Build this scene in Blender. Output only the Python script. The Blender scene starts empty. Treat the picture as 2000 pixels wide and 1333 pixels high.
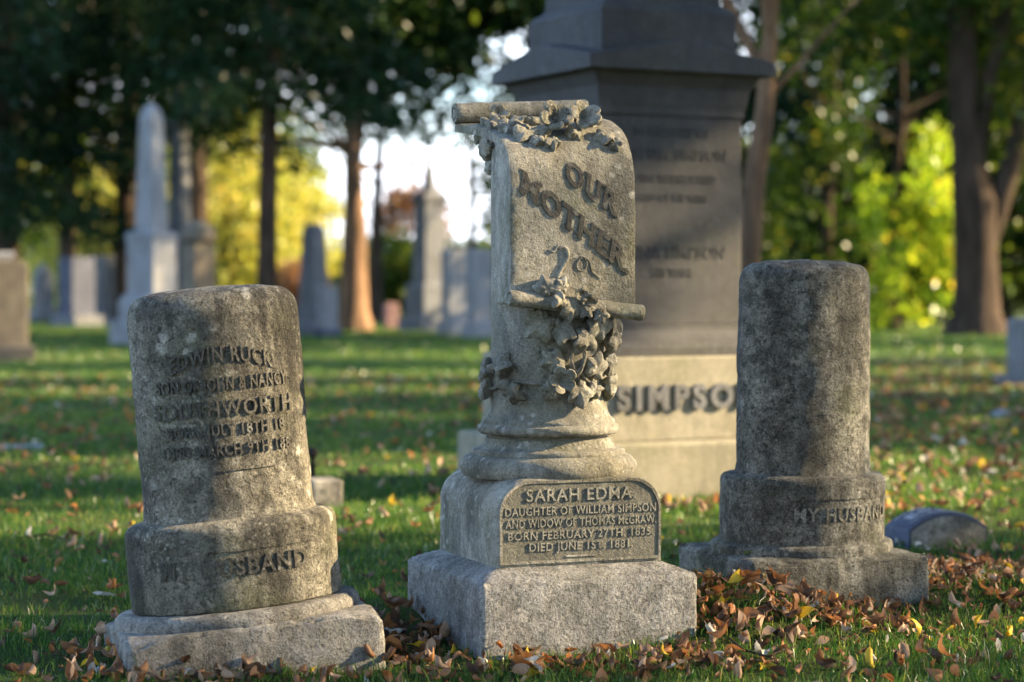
import bpy, bmesh, math, random
import numpy as np
from mathutils import Vector, Matrix, noise as mnoise
R = math.radians
random.seed(7); rng = np.random.default_rng(11)
scene = bpy.context.scene
COL = scene.collection

# ------------------------------------------------------------------ camera, sky, sun, exposure
F = 4167.0; EYE = 0.96; HOR = 570.0
cd = bpy.data.cameras.new('camera'); cam = bpy.data.objects.new('camera', cd); COL.objects.link(cam)
cd.sensor_width = 36; cd.lens = 75.0; cd.clip_start = 0.1; cd.clip_end = 2000
cam.location = (0, 0, EYE); cam.rotation_euler = (R(90) - math.atan((666.5 - HOR) / F), 0, 0)
cd.dof.use_dof = True; cd.dof.focus_distance = 5.72; cd.dof.aperture_fstop = 2.3
scene.camera = cam
SUN_EL = 23.0; SUN_AZ = 82.5        # azimuth clockwise from +Y (view direction): 90 is the right hand side
w = bpy.data.worlds.new('World'); scene.world = w; w.use_nodes = True
wn = w.node_tree; wn.nodes.clear()
sky = wn.nodes.new('ShaderNodeTexSky'); sky.sky_type = 'NISHITA'; sky.sun_disc = False
sky.sun_elevation = R(SUN_EL); sky.sun_rotation = R(SUN_AZ); sky.air_density = 1.0; sky.dust_density = 0.3; sky.ozone_density = 2.5
bg = wn.nodes.new('ShaderNodeBackground'); bg.inputs[1].default_value = 0.11
wo = wn.nodes.new('ShaderNodeOutputWorld')
# bright broken cloud low all round the horizon
wt = wn.nodes.new('ShaderNodeTexCoord'); wm = wn.nodes.new('ShaderNodeMapping'); wm.inputs['Scale'].default_value = (2.2, 2.2, 7.)
wz = wn.nodes.new('ShaderNodeTexNoise'); wz.inputs['Scale'].default_value = 2.2; wz.inputs['Detail'].default_value = 7.
wr = wn.nodes.new('ShaderNodeValToRGB'); wr.color_ramp.elements[0].position = .36; wr.color_ramp.elements[1].position = .56
ws = wn.nodes.new('ShaderNodeSeparateXYZ'); wmr = wn.nodes.new('ShaderNodeMapRange'); wmr.inputs[1].default_value = .22; wmr.inputs[2].default_value = .10
wmu = wn.nodes.new('ShaderNodeMath'); wmu.operation = 'MULTIPLY'
wx = wn.nodes.new('ShaderNodeMix'); wx.data_type = 'RGBA'; wx.inputs[7].default_value = (5.5, 5.8, 6.4, 1)
for a_, b_ in ((wt.outputs['Generated'], wm.inputs[0]), (wm.outputs[0], wz.inputs[0]), (wz.outputs[0], wr.inputs[0]), (wt.outputs['Generated'], ws.inputs[0]), (ws.outputs[2], wmr.inputs[0]),
               (wr.outputs[0], wmu.inputs[0]), (wmr.outputs[0], wmu.inputs[1]), (wmu.outputs[0], wx.inputs[0]), (sky.outputs[0], wx.inputs[6]), (wx.outputs[2], bg.inputs[0]), (bg.outputs[0], wo.inputs[0])): wn.links.new(a_, b_)
sl = bpy.data.lights.new('sun', 'SUN'); sl.energy = 5.0; sl.angle = R(0.55); sl.color = (1.0, 0.77, 0.45)
so = bpy.data.objects.new('sun', sl); COL.objects.link(so)
sd = Vector((math.sin(R(SUN_AZ)) * math.cos(R(SUN_EL)), math.cos(R(SUN_AZ)) * math.cos(R(SUN_EL)), math.sin(R(SUN_EL))))
so.rotation_euler = sd.to_track_quat('Z', 'Y').to_euler(); so.location = (30, 0, 20)
scene.view_settings.view_transform = 'Standard'; scene.view_settings.look = 'None'
scene.view_settings.exposure = 2.55; scene.view_settings.gamma = 1.0
scene.render.engine = 'CYCLES'
scene.cycles.use_denoising = True
scene.cycles.max_bounces = 6; scene.cycles.transparent_max_bounces = 4
scene.cycles.diffuse_bounces = 3; scene.cycles.transmission_bounces = 4
scene.cycles.use_adaptive_sampling = True; scene.cycles.adaptive_threshold = 0.015
scene.cycles.sample_clamp_indirect = 6

# ------------------------------------------------------------------ helpers
def link(o, parent=None):
    COL.objects.link(o)
    if parent: o.parent = parent
    return o
def mesh_obj(name, verts, faces, mat, parent=None, smooth=True, sharp=38):
    me = bpy.data.meshes.new(name)
    me.from_pydata([tuple(v) for v in verts], [], faces); me.validate()
    if smooth:
        me.polygons.foreach_set('use_smooth', [True] * len(me.polygons)); me.set_sharp_from_angle(angle=R(sharp))
    if mat: me.materials.append(mat)
    me.update()
    return link(bpy.data.objects.new(name, me), parent)
def empty(name, loc, rot=(0, 0, 0)):
    o = bpy.data.objects.new(name, None); o.location = loc; o.rotation_euler = rot; o.empty_display_size = .1
    return link(o)
def tag(o, label=None, cat=None, group=None, kind=None):
    if label: o['label'] = label
    if cat: o['category'] = cat
    if group: o['group'] = group
    if kind: o['kind'] = kind
    return o
def gp(px, py):                      # ground point seen at a pixel of the photograph
    d = EYE * F / (py - HOR); return ((px - 1000) * d / F, d)
class MB:
    def __init__(s): s.v = []; s.f = []
    def add(s, v, f):
        o = len(s.v); s.v += [tuple(p) for p in v]; s.f += [tuple(i + o for i in q) for q in f]; return s
    def loft(s, rings, top=True, bot=True, fan=True):
        n = len(rings[0]); v = [p for r in rings for p in r]; f = []
        for k in range(len(rings) - 1):
            for i in range(n):
                j = (i + 1) % n
                f.append((k*n+i, k*n+j, (k+1)*n+j, (k+1)*n+i))
        for on, k in ((bot, 0), (top, len(rings) - 1)):
            if on:
                if fan:
                    c = tuple(sum(p[a] for p in rings[k]) / n for a in range(3)); v.append(c); ci = len(v) - 1
                    f += [(k*n+(i+1) % n, k*n+i, ci) if k == 0 else (k*n+i, k*n+(i+1) % n, ci) for i in range(n)]
                else:
                    q = tuple(k*n+i for i in range(n)); f.append(q[::-1] if k == 0 else q)
        return s.add(v, f)
    def tube(s, pts, rad, n=8):
        pts = [Vector(p) for p in pts]; rings = []
        for i, p in enumerate(pts):
            d = (pts[min(i+1, len(pts)-1)] - pts[max(i-1, 0)]).normalized()
            a = d.cross(Vector((0.31, 0.2, 0.93))).normalized(); b = d.cross(a)
            r = rad[i] if hasattr(rad, '__len__') else rad
            rings.append([p + (a * math.cos(t*2*math.pi/n) + b * math.sin(t*2*math.pi/n)) * r for t in range(n)])
        return s.loft(rings)
    def obj(s, name, mat, parent=None, smooth=True, sharp=38): return mesh_obj(name, s.v, s.f, mat, parent, smooth, sharp)
def sq(hx, hy, z, cx=0, cy=0): return [(cx-hx, cy-hy, z), (cx+hx, cy-hy, z), (cx+hx, cy+hy, z), (cx-hx, cy+hy, z)]
def tiers(prof, name, mat, parent, bevel=.006):     # square tiers (half_x, half_y, z)
    o = MB().loft([sq(*p) for p in prof], fan=False).obj(name, mat, parent, smooth=False)
    m = o.modifiers.new('bevel', 'BEVEL'); m.width = bevel; m.segments = 2; m.limit_method = 'ANGLE'; m.angle_limit = R(25)
    return o
def fb(p, s, o=4): return mnoise.fractal(Vector(p) * s, 0.9, 2.0, o)
def weather(vs, amp=.002, sc=14, seed=0.0, big=.0):
    out = []
    for p in vs:
        q = Vector(p) + Vector((seed, seed*1.7, seed*.6))
        out.append((p[0] + amp*fb(q, sc) + big*fb(q, 3), p[1] + amp*fb(q + Vector((9, 3, 1)), sc) + big*fb(q+Vector((5, 1, 1)), 3), p[2] + amp*.8*fb(q + Vector((2, 8, 5)), sc)))
    return out
def axis(h0, h1, r, step):
    n = max(2, int((h1 - h0 - 2*r) / step))
    e = [0, .12, .3, .55, .8]
    return [h0 + r*k for k in e] + [h0 + r + (h1-h0-2*r)*i/n for i in range(n+1)] + [h1 - r*k for k in e[::-1]]
def rbox(hx, hy, z0, z1, r=.012, step=.02, zmap=None, amp=.0018, seed=0., chip=.0):
    A = (axis(-hx, hx, r, step), axis(-hy, hy, r, step), axis(z0, z1, r, step)); H0 = (-hx, -hy, z0); H1 = (hx, hy, z1)
    vid = {}; V = []; Fc = []
    def vert(p):
        k = tuple(round(c, 6) for c in p)
        if k not in vid:
            q = [min(max(p[i], H0[i]+r), H1[i]-r) for i in range(3)]
            d = Vector(p) - Vector(q)
            rr = r
            if d.length > 1e-9: d = d.normalized() * min(r, d.length if sum(abs(c) > 1e-9 for c in d) < 2 else r)
            x = Vector(q) + d
            ne = sum(abs(p[i]-q[i]) > r*.2 for i in range(3))
            if chip and ne >= 2: x -= d * max(0, fb(x + Vector((seed, 0, 0)), 22)) * chip * 8
            vid[k] = len(V); V.append(tuple(x))
        return vid[k]
    for ax in range(3):
        b, c = [i for i in range(3) if i != ax]
        for side in (0, 1):
            val = (H0, H1)[side][ax]
            for i in range(len(A[b])-1):
                for j in range(len(A[c])-1):
                    q = []
                    for (di, dj) in ((0, 0), (1, 0), (1, 1), (0, 1)):
                        p = [0, 0, 0]; p[ax] = val; p[b] = A[b][i+di]; p[c] = A[c][j+dj]; q.append(vert(p))
                    flip = (side == 0) != (ax == 1)
                    Fc.append(tuple(q[::-1]) if flip else tuple(q))
    if zmap: V = [zmap(p) for p in V]
    return weather(V, amp, 16, seed), Fc
def ell(a, b, z, n=96): return [(a*math.cos(t), b*math.sin(t), z) for t in (2*math.pi*i/n for i in range(n))]
def densify(prof, step):
    out = [prof[0]]
    for p, q in zip(prof[:-1], prof[1:]):
        L = max(abs(a-b) for a, b in zip(p, q)); n = max(1, int(L/step))
        out += [tuple(a + (b-a)*k/n for a, b in zip(p, q)) for k in range(1, n+1)]
    return out
def ell_solid(prof, name, mat, parent, n=96, amp=.0018, seed=0., step=.02, big=0.):
    m = MB().loft([ell(a, b, z, n) for a, b, z in densify(prof, step)])
    return mesh_obj(name, weather(m.v, amp, 16, seed, big), m.f, mat, parent, sharp=50)

# node helper
def nd(nt, typ, ins=None, **props):
    n = nt.nodes.new('ShaderNode' + {'Noise': 'TexNoise', 'Voronoi': 'TexVoronoi', 'TexCoord': 'TexCoord'}.get(typ, typ))
    for k, v in props.items(): setattr(n, k, v)
    for k, v in (ins or {}).items():
        s = n.inputs[k]
        if isinstance(v, bpy.types.NodeSocket): nt.links.new(v, s)
        else: s.default_value = v
    return n
def ramp(nt, fac, stops):
    n = nt.nodes.new('ShaderNodeValToRGB'); e = n.color_ramp.elements
    while len(e) < len(stops): e.new(.5)
    for i, (p, c) in enumerate(stops):
        e[i].position = p; e[i].color = (c, c, c, 1) if not hasattr(c, '__len__') else tuple(c) + (1,)
    nt.links.new(fac, n.inputs[0]); return n.outputs[0]
def mix(nt, f, a, b, mode='MIX'):
    n = nt.nodes.new('ShaderNodeMix'); n.data_type = 'RGBA'; n.blend_type = mode
    for i, v in ((0, f), (6, a), (7, b)):
        if isinstance(v, bpy.types.NodeSocket): nt.links.new(v, n.inputs[i])
        else: n.inputs[i].default_value = v if i == 0 else tuple(v) + (1,)
    return n.outputs[2]
def math_(nt, op, a, b=0.):
    return nd(nt, 'Math', {0: a, 1: b}, operation=op).outputs[0]
def newmat(name):
    m = bpy.data.materials.new(name); m.use_nodes = True; nt = m.node_tree; nt.nodes.clear()
    return m, nt, nt.nodes.new('ShaderNodeOutputMaterial')

def stone(name, c1, c2, dark=(.03, .03, .032), lich=.35, moss=.2, stain=.4, seed=0., bump=.5, fine=.5, lc=(.56, .54, .46), rough=.9, dz=.6, lscale=26.):
    m, nt, out = newmat(name)
    tc = nd(nt, 'TexCoord').outputs['Object']
    co = nd(nt, 'Mapping', {'Vector': tc, 'Location': (seed, seed*2.3, seed*.7)}).outputs[0]
    warp = nd(nt, 'Noise', {'Vector': co, 'Scale': 7., 'Detail': 3.}).outputs['Color']
    wco = mix(nt, .06, co, warp, 'ADD')
    def noi(s, d=6., r=.6, v=co): return nd(nt, 'Noise', {'Vector': v, 'Scale': s, 'Detail': d, 'Roughness': r}).outputs['Fac']
    col = mix(nt, ramp(nt, noi(2.6, 8, .65), [(.33, 0), (.67, 1)]), c1, c2)
    mid = noi(17., 6, .7)
    col = mix(nt, ramp(nt, mid, [(.40, .8*fine), (.58, 0)]), col, tuple(c*.4 for c in c2))
    sm = nd(nt, 'Mapping', {'Vector': wco, 'Scale': (2.2, 2.2, dz)}).outputs[0]
    st = ramp(nt, noi(3.4, 8, .7, sm), [(.47, 0), (.60, stain)])
    col = mix(nt, st, col, dark)
    if moss:
        mo = ramp(nt, noi(4.2, 7, .7), [(.52, 0), (.68, moss)])
        col = mix(nt, mo, col, (.085, .092, .035))
    if lich:
        vo = nd(nt, 'Voronoi', {'Vector': wco, 'Scale': lscale, 'Randomness': 1.}).outputs['Distance']
        spot = ramp(nt, vo, [(.16, 1), (.34, 0)])
        vo2 = nd(nt, 'Voronoi', {'Vector': wco, 'Scale': lscale*3.1, 'Randomness': 1.}).outputs['Distance']
        spot2 = ramp(nt, vo2, [(.12, .7), (.38, 0)])
        msk = ramp(nt, noi(3.3, 5, .6), [(.5, 0), (.62, 1)])
        msk2 = ramp(nt, noi(5.1, 5, .6), [(.46, 0), (.62, 1)])
        lf = math_(nt, 'MULTIPLY', math_(nt, 'MAXIMUM', math_(nt, 'MULTIPLY', spot, msk), math_(nt, 'MULTIPLY', spot2, msk2)), lich)
        col = mix(nt, lf, col, lc)
    sp = noi(170., 3, .7)
    pit = ramp(nt, noi(75., 4, .65), [(.34, .75*fine), (.46, 0)])
    col = mix(nt, pit, col, tuple(c*.3 for c in c2))
    col = mix(nt, 1., col, ramp(nt, sp, [(.28, 1-.75*fine), (.5, 1.), (.74, 1+.75*fine)]), 'MULTIPLY')
    h = math_(nt, 'ADD', math_(nt, 'MULTIPLY', noi(60., 6, .75), .7), math_(nt, 'ADD', math_(nt, 'MULTIPLY', sp, .45), math_(nt, 'SUBTRACT', math_(nt, 'MULTIPLY', mid, 1.2), math_(nt, 'MULTIPLY', pit, .5))))
    bp = nd(nt, 'Bump', {'Height': h, 'Strength': min(1., bump*1.5), 'Distance': .009}).outputs[0]
    bs = nd(nt, 'BsdfPrincipled', {'Base Color': col, 'Roughness': rough, 'Normal': bp, 'Specular IOR Level': .25})
    nt.links.new(bs.outputs[0], out.inputs[0]); return m

def foliage(name, stops, trans=.45, gloss=.12, tmul=(1.25, 1.15, .55)):
    m, nt, out = newmat(name)
    a = nd(nt, 'Attribute', attribute_name='tint').outputs['Fac']
    col = ramp(nt, a, stops)
    tcol = mix(nt, 1., col, tmul, 'MULTIPLY')
    d = nd(nt, 'BsdfDiffuse', {'Color': col}).outputs[0]; t = nd(nt, 'BsdfTranslucent', {'Color': tcol}).outputs[0]
    s = nd(nt, 'MixShader', {0: trans, 1: d, 2: t}).outputs[0]
    g = nd(nt, 'BsdfGlossy', {'Color': (1, 1, 1, 1), 'Roughness': .38}).outputs[0]
    fr = math_(nt, 'MULTIPLY', nd(nt, 'Fresnel', {'IOR': 1.4}).outputs[0], gloss)
    s2 = nd(nt, 'MixShader', {0: fr, 1: s, 2: g}).outputs[0]
    nt.links.new(s2, out.inputs[0]); return m
def bark(name, c1, c2, sc=6.):
    m, nt, out = newmat(name)
    tc = nd(nt, 'TexCoord').outputs['Object']
    mp = nd(nt, 'Mapping', {'Vector': tc, 'Scale': (1, 1, .18)}).outputs[0]
    n1 = nd(nt, 'Noise', {'Vector': mp, 'Scale': sc, 'Detail': 8., 'Roughness': .7}).outputs['Fac']
    col = mix(nt, ramp(nt, n1, [(.35, 0), (.62, 1)]), c1, c2)
    bp = nd(nt, 'Bump', {'Height': n1, 'Strength': .9, 'Distance': .08}).outputs[0]
    bs = nd(nt, 'BsdfPrincipled', {'Base Color': col, 'Roughness': .95, 'Normal': bp, 'Specular IOR Level': .1})
    nt.links.new(bs.outputs[0], out.inputs[0]); return m
def leafmat(name, c1, c2):
    m, nt, out = newmat(name)
    tc = nd(nt, 'TexCoord').outputs['Object']; rnd = nd(nt, 'ObjectInfo').outputs['Random']
    mp = nd(nt, 'VectorMath', {0: tc, 1: rnd}, operation='ADD').outputs[0]
    n1 = nd(nt, 'Noise', {'Vector': mp, 'Scale': 45., 'Detail': 5.}).outputs['Fac']
    col = mix(nt, ramp(nt, n1, [(.35, 0), (.65, 1)]), c1, c2)
    hsv = nd(nt, 'HueSaturation', {'Color': col, 'Value': math_(nt, 'ADD', math_(nt, 'MULTIPLY', rnd, .8), .6)}).outputs[0]
    d = nd(nt, 'BsdfPrincipled', {'Base Color': hsv, 'Roughness': .6, 'Specular IOR Level': .3}).outputs[0]
    t = nd(nt, 'BsdfTranslucent', {'Color': hsv}).outputs[0]
    nt.links.new(nd(nt, 'MixShader', {0: .3, 1: d, 2: t}).outputs[0], out.inputs[0]); return m

M_CEN = stone('carved_marble', (.36, .34, .29), (.17, .155, .11), lich=.6, moss=.45, stain=.5, seed=1.3, bump=.5, fine=.5, lscale=30, lc=(.42, .41, .36))
M_CENB = stone('base_granite', (.36, .35, .33), (.215, .206, .188), lich=.25, moss=.22, stain=.3, seed=4.1, bump=.8, fine=.75, lscale=40, lc=(.4, .39, .35))
M_LEFT = stone('lichened_marble', (.33, .305, .245), (.135, .12, .09), dark=(.022, .021, .02), lich=.85, moss=.5, stain=.8, seed=7.7, bump=.7, fine=.8, lscale=19, dz=.35, lc=(.42, .40, .34))
M_LEFTB = stone('worn_base_marble', (.36, .34, .31), (.16, .145, .12), dark=(.03, .028, .027), lich=.3, moss=.25, stain=.55, seed=9.2, bump=.6, fine=.7, lc=(.4, .39, .35))
M_RIGHT = stone('pitted_marble', (.27, .26, .225), (.095, .09, .072), dark=(.027, .027, .024), lich=.5, moss=.45, stain=.65, seed=12.5, bump=1., fine=1., lscale=44, dz=.45, lc=(.36, .35, .31))
M_SIMP = stone('dark_granite', (.06, .06, .062), (.036, .036, .039), lich=.12, moss=.15, stain=.4, seed=21., bump=.2, fine=.3, dz=.3, rough=.75, lc=(.3, .3, .28))
M_SIMPB = stone('pale_granite', (.27, .25, .19), (.205, .188, .135), lich=.1, moss=.3, stain=.22, seed=25., bump=.25, fine=.3, dz=.3)
M_GREY = stone('grey_granite', (.17, .175, .185), (.11, .112, .12), lich=.1, moss=.15, stain=.3, seed=31., bump=.3, fine=.4)
M_PALE = stone('pale_marble', (.27, .275, .285), (.19, .19, .195), lich=.1, moss=.1, stain=.3, seed=35., bump=.2, fine=.3)
M_BRN = stone('brown_sandstone', (.17, .14, .10), (.10, .08, .06), lich=.1, moss=.3, stain=.4, seed=38., bump=.3, fine=.4)
M_PINK = stone('pink_granite', (.34, .20, .19), (.25, .15, .14), lich=.0, moss=.0, stain=.2, seed=41., bump=.2, fine=.4)
M_BLUE = stone('blue_grey_granite', (.10, .11, .15), (.06, .066, .095), lich=.05, moss=.0, stain=.2, seed=44., bump=.3, fine=.5)
M_LETD = stone('dark_lettering', (.085, .08, .072), (.05, .047, .04), lich=.2, moss=.3, stain=.4, seed=61., bump=.4, fine=.4)  # OUR MOTHER letters, a darker tone than the sheet they stand on
M_LETL = stone('clean_lettering', (.33, .315, .265), (.23, .215, .17), lich=.2, moss=.3, stain=.2, seed=63., bump=.4, fine=.35)
M_LETR = stone('pitted_lettering', (.26, .25, .21), (.14, .135, .11), lich=.4, moss=.4, stain=.5, seed=69., bump=.6, fine=.8)
M_LETM = stone('worn_lettering', (.15, .138, .115), (.08, .073, .058), lich=.6, moss=.4, stain=.5, seed=65., bump=.5, fine=.6)
M_PANEL = stone('panel_marble', (.20, .19, .155), (.13, .122, .095), lich=.2, moss=.4, stain=.35, seed=67., bump=.4, fine=.3)
M_BARK = bark('bark', (.022, .016, .012), (.075, .052, .036))
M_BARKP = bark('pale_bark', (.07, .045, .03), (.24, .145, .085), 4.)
M_DARK = bark('iron', (.02, .02, .02), (.04, .035, .03), 20.)

# ------------------------------------------------------------------ lettering
def text_mesh(body, size, extrude, offset=.0, spacing=1.):
    cu = bpy.data.curves.new('t', 'FONT'); cu.body = body; cu.size = size; cu.extrude = extrude/2; cu.offset = offset
    cu.align_x = 'CENTER'; cu.resolution_u = 3; cu.space_character = spacing
    ob = bpy.data.objects.new('t', cu); COL.objects.link(ob); bpy.context.view_layer.update()
    dg = bpy.context.evaluated_depsgraph_get(); me = bpy.data.meshes.new_from_object(ob.evaluated_get(dg))
    v = np.array([x.co[:] for x in me.vertices]) if len(me.vertices) else np.zeros((0, 3)); f = [tuple(p.vertices) for p in me.polygons]
    bpy.data.objects.remove(ob); bpy.data.meshes.remove(me); bpy.data.curves.remove(cu)
    if len(v): v[:, 2] += extrude/2
    return v, f
def inscribe(body, size, depth, fn, mat, parent, name='inscription', offset=.0, spacing=1., condense=1., width=None):
    v, f = text_mesh(body, size, depth + .004, offset, spacing)
    if not len(v): return None
    if width: condense = width/(v[:, 0].max()-v[:, 0].min())
    out = [fn(x*condense, y, z - .004) for x, y, z in v]
    return mesh_obj(name, out, f, mat, parent, smooth=False)
def letters(body, size, depth, fn, mat, parent, offset=.0, spacing=1., condense=1., serif=0.):
    cen, _ = text_mesh(body, size, depth, offset, spacing); x0 = (cen[:, 0].min() + cen[:, 0].max())/2; W = cen[:, 0].max() - cen[:, 0].min()
    for i, ch in enumerate(body):
        if ch == ' ': continue
        va, _ = text_mesh(body[:i+1], size, depth, offset, spacing); v, f = text_mesh(ch, size, depth + .004, offset, spacing)
        right = va[:, 0].max() - va[:, 0].min()
        vf, _ = text_mesh(body[0], size, depth, offset, spacing)
        v[:, 0] += right - v[:, 0].max() - W/2
        f = list(f); V = [tuple(p) for p in v]
        xa, xb = v[:, 0].min(), v[:, 0].max(); ca = v[:, 1].max(); s = serif
        bars = []
        if s:
            t = size*.085; e = size*.075
            for yb in (0, 1):
                y0 = 0 if yb == 0 else ca - t
                if ch == 'M': bars += [(xa-e, xa+size*.13, y0), (xb-size*.13, xb+e, y0)] if yb == 0 else [(xa-e, xa+size*.05, y0), (xb-size*.05, xb+e, y0)]
                elif ch in 'HN' or (ch == 'R' and yb == 0) or (ch == 'U' and yb == 1):
                    bars += [(xa-e, xa+size*.19, y0), (xb-size*.19, xb+e, y0)]
            if ch == 'T': bars += [((xa+xb)/2-size*.15, (xa+xb)/2+size*.15, 0), ]
            if ch in 'ER': bars += [(xa-e, xa+size*.12, 0), (xa-e, xa+size*.12, ca-t)]
            for (a, b, y0) in bars:
                o = len(V); z1 = depth + .004 - .0006 - .0002*len(V) % .0004
                V += [(a, y0-.0004, 0), (b, y0-.0004, 0), (b, y0+t, 0), (a, y0+t, 0), (a, y0-.0004, z1), (b, y0-.0004, z1), (b, y0+t, z1), (a, y0+t, z1)]
                f += [tuple(o+k for k in q) for q in ((4, 5, 6, 7), (0, 1, 5, 4), (1, 2, 6, 5), (2, 3, 7, 6), (3, 0, 4, 7))]
        mesh_obj('raised_letter', [fn(x*condense, y, z-.004) for x, y, z in V], f, mat, parent, smooth=False)
def on_flat(u0, z0, vfront): return lambda x, y, z: (u0 + x, vfront - z, z0 + y)
def on_ellipse(a, b, z0, u0=0., arc=0.):
    ph = np.linspace(-1.5, 1.5, 601); dx = np.hypot(a*np.cos(ph), b*np.sin(ph)); s = np.concatenate([[0], np.cumsum((dx[1:]+dx[:-1])/2*np.diff(ph))]); s -= s[300]
    def fn(x, y, z):
        p = float(np.interp(x + u0, s, ph)); nx, ny = math.sin(p)/a, -math.cos(p)/b; L = math.hypot(nx, ny)
        return (a*math.sin(p) + nx/L*z, -b*math.cos(p) + ny/L*z, z0 + y - arc*(x*x))
    return fn

# ------------------------------------------------------------------ ground
MOUNDS = [(.66, 6.02, .085, .20), (-.36, 6.12, .06, .22), (1.42, 6.62, .075, .28), (.45, 6.35, .05, .3), (-.95, 5.75, .02, .3)]
def gz(x, y):
    z = .018*mnoise.noise(Vector((x*.9, y*.9, 0))) + .008*mnoise.noise(Vector((x*3.5, y*3.5, 4)))
    for mx, my, h, s in MOUNDS: z += h*math.exp(-((x-mx)**2 + (y-my)**2)/(2*s*s))
    return z
def coords(a, b, step, lo, hi):
    c = list(np.arange(a, b, step)); s = step; x = b
    while x < hi: c.append(x); s *= 1.22; x += s
    c.append(hi); s = step; x = a - step
    while x > lo: c.insert(0, x); s *= 1.22; x -= s
    c.insert(0, lo); return c
xs = coords(-3.2, 3.2, .07, -500, 500); ys = coords(4.4, 11, .08, -150, 900)
V = [(x, y, gz(x, y)) for y in ys for x in xs]; nx = len(xs)
Fq = [(j*nx+i, j*nx+i+1, (j+1)*nx+i+1, (j+1)*nx+i) for j in range(len(ys)-1) for i in range(nx-1)]
m, nt, out = newmat('turf_soil')
tc = nd(nt, 'TexCoord').outputs['Object']
def gno(s, d=6.): return nd(nt, 'Noise', {'Vector': tc, 'Scale': s, 'Detail': d, 'Roughness': .65}).outputs['Fac']
col = mix(nt, ramp(nt, gno(1.1), [(.35, 0), (.65, 1)]), (.035, .06, .014), (.06, .085, .022))
col = mix(nt, ramp(nt, gno(9.), [(.5, 0), (.66, .75)]), col, (.06, .04, .022))
col = mix(nt, ramp(nt, gno(60.), [(.4, .5), (.6, 0)]), col, (.02, .025, .01))
bs = nd(nt, 'BsdfPrincipled', {'Base Color': col, 'Roughness': 1., 'Specular IOR Level': .05, 'Normal': nd(nt, 'Bump', {'Height': gno(40.), 'Strength': .8, 'Distance': .03}).outputs[0]})
nt.links.new(bs.outputs[0], out.inputs[0])
tag(mesh_obj('ground', V, Fq, m), kind='structure')

# ------------------------------------------------------------------ Simpson monument footprint etc. (used to keep grass out of stones)
def frame(cx, cy, th): c, s = math.cos(R(th)), math.sin(R(th)); return (cx, cy, c, s)
FOOT = [(frame(.10, 5.9, 21), .31, .31), (frame(-.708, 5.564, 18), .325, .225), (frame(.875, 6.44, 21), .297, .25), (frame(.587, 10.57, 27), .645, .645)]
def inside(x, y, pad=0.):
    for (cx, cy, c, s), hx, hy in FOOT:
        u = (x-cx)*c + (y-cy)*s; v = -(x-cx)*s + (y-cy)*c
        if abs(u) < hx+pad and abs(v) < hy+pad: return True
    return False

# ------------------------------------------------------------------ grass
M_GRASS = foliage('grass_blade', [(0., (.018, .07, .018)), (.35, (.042, .118, .03)), (.7, (.13, .18, .05)), (.9, (.27, .28, .08)), (1., (.40, .33, .14))], trans=.5, gloss=.06, tmul=(1.2, 1.2, .6))
def blade_mesh(name, P, H, W, lean, mat):
    n = len(P); ang = rng.uniform(0, 2*np.pi, n); la = rng.uniform(0, 2*np.pi, n)
    t = np.stack([np.cos(ang), np.sin(ang), np.zeros(n)], 1); l = np.stack([np.cos(la), np.sin(la), np.zeros(n)], 1)
    up = np.array([0, 0, 1.]); Hc = H[:, None]; Wc = W[:, None]; Lc = lean[:, None]*Hc
    b0 = P - t*Wc/2; b1 = P + t*Wc/2
    mp = P + up*Hc*.6 + l*Lc*.35; m0 = mp - t*Wc*.4; m1 = mp + t*Wc*.4; tip = P + up*Hc*(1-.25*lean[:, None]) + l*Lc
    V = np.stack([b0, b1, m0, m1, tip], 1).reshape(-1, 3); k = np.arange(n)*5
    q = np.stack([k, k+1, k+3, k+2], 1); tr = np.stack([k+2, k+3, k+4], 1)
    loops = np.concatenate([q, tr], 1).reshape(-1)
    me = bpy.data.meshes.new(name); me.vertices.add(5*n); me.vertices.foreach_set('co', V.reshape(-1))
    me.loops.add(7*n); me.loops.foreach_set('vertex_index', loops)
    me.polygons.add(2*n); ls = np.stack([np.arange(n)*7, np.arange(n)*7+4], 1).reshape(-1)
    me.polygons.foreach_set('loop_start', ls); me.update(calc_edges=True); me.validate()
    a = me.attributes.new('tint', 'FLOAT', 'FACE'); tv = np.clip(rng.beta(2, 2.6, n) + rng.normal(0, .04, n), 0, 1)
    a.data.foreach_set('value', np.repeat(tv, 2).astype(np.float32))
    me.polygons.foreach_set('use_smooth', [True]*(2*n)); me.materials.append(mat)
    return link(bpy.data.objects.new(name, me))
def scatter(y0, y1, dens, marg):
    A = 0.5*((.36*y0+marg) + (.36*y1+marg))*2*(y1-y0); n = int(A*dens)
    y = np.sqrt(rng.uniform(y0**2, y1**2, n)); x = rng.uniform(-1, 1, n)*(.36*y + marg); return x, y
PX, PY, HH, WW = [], [], [], []
for (y0, y1, dn, mg, h, wd) in ((4.7, 7., 7500, .5, .028, .0028), (7., 10.5, 4200, .5, .030, .0036), (10.5, 17., 1500, .6, .032, .006), (17., 30., 420, 1., .036, .012), (30., 60., 60, 2., .045, .03)):
    x, y = scatter(y0, y1, dn, mg)
    den = np.array([mnoise.noise(Vector((a*1.3, b*1.3, 7.))) + .6*mnoise.noise(Vector((a*4.5, b*4.5, 2.))) for a, b in zip(x, y)])
    kp = rng.uniform(-.75, .35, len(x)) < den + .12
    kp &= np.array([not inside(a, b) for a, b in zip(x, y)])
    x, y, den = x[kp], y[kp], den[kp]
    PX.append(x); PY.append(y); HH.append(h*rng.lognormal(0, .35, len(x))*(1+.5*np.clip(den, -.5, .8))); WW.append(np.full(len(x), wd)*rng.uniform(.7, 1.3, len(x)))
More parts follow.
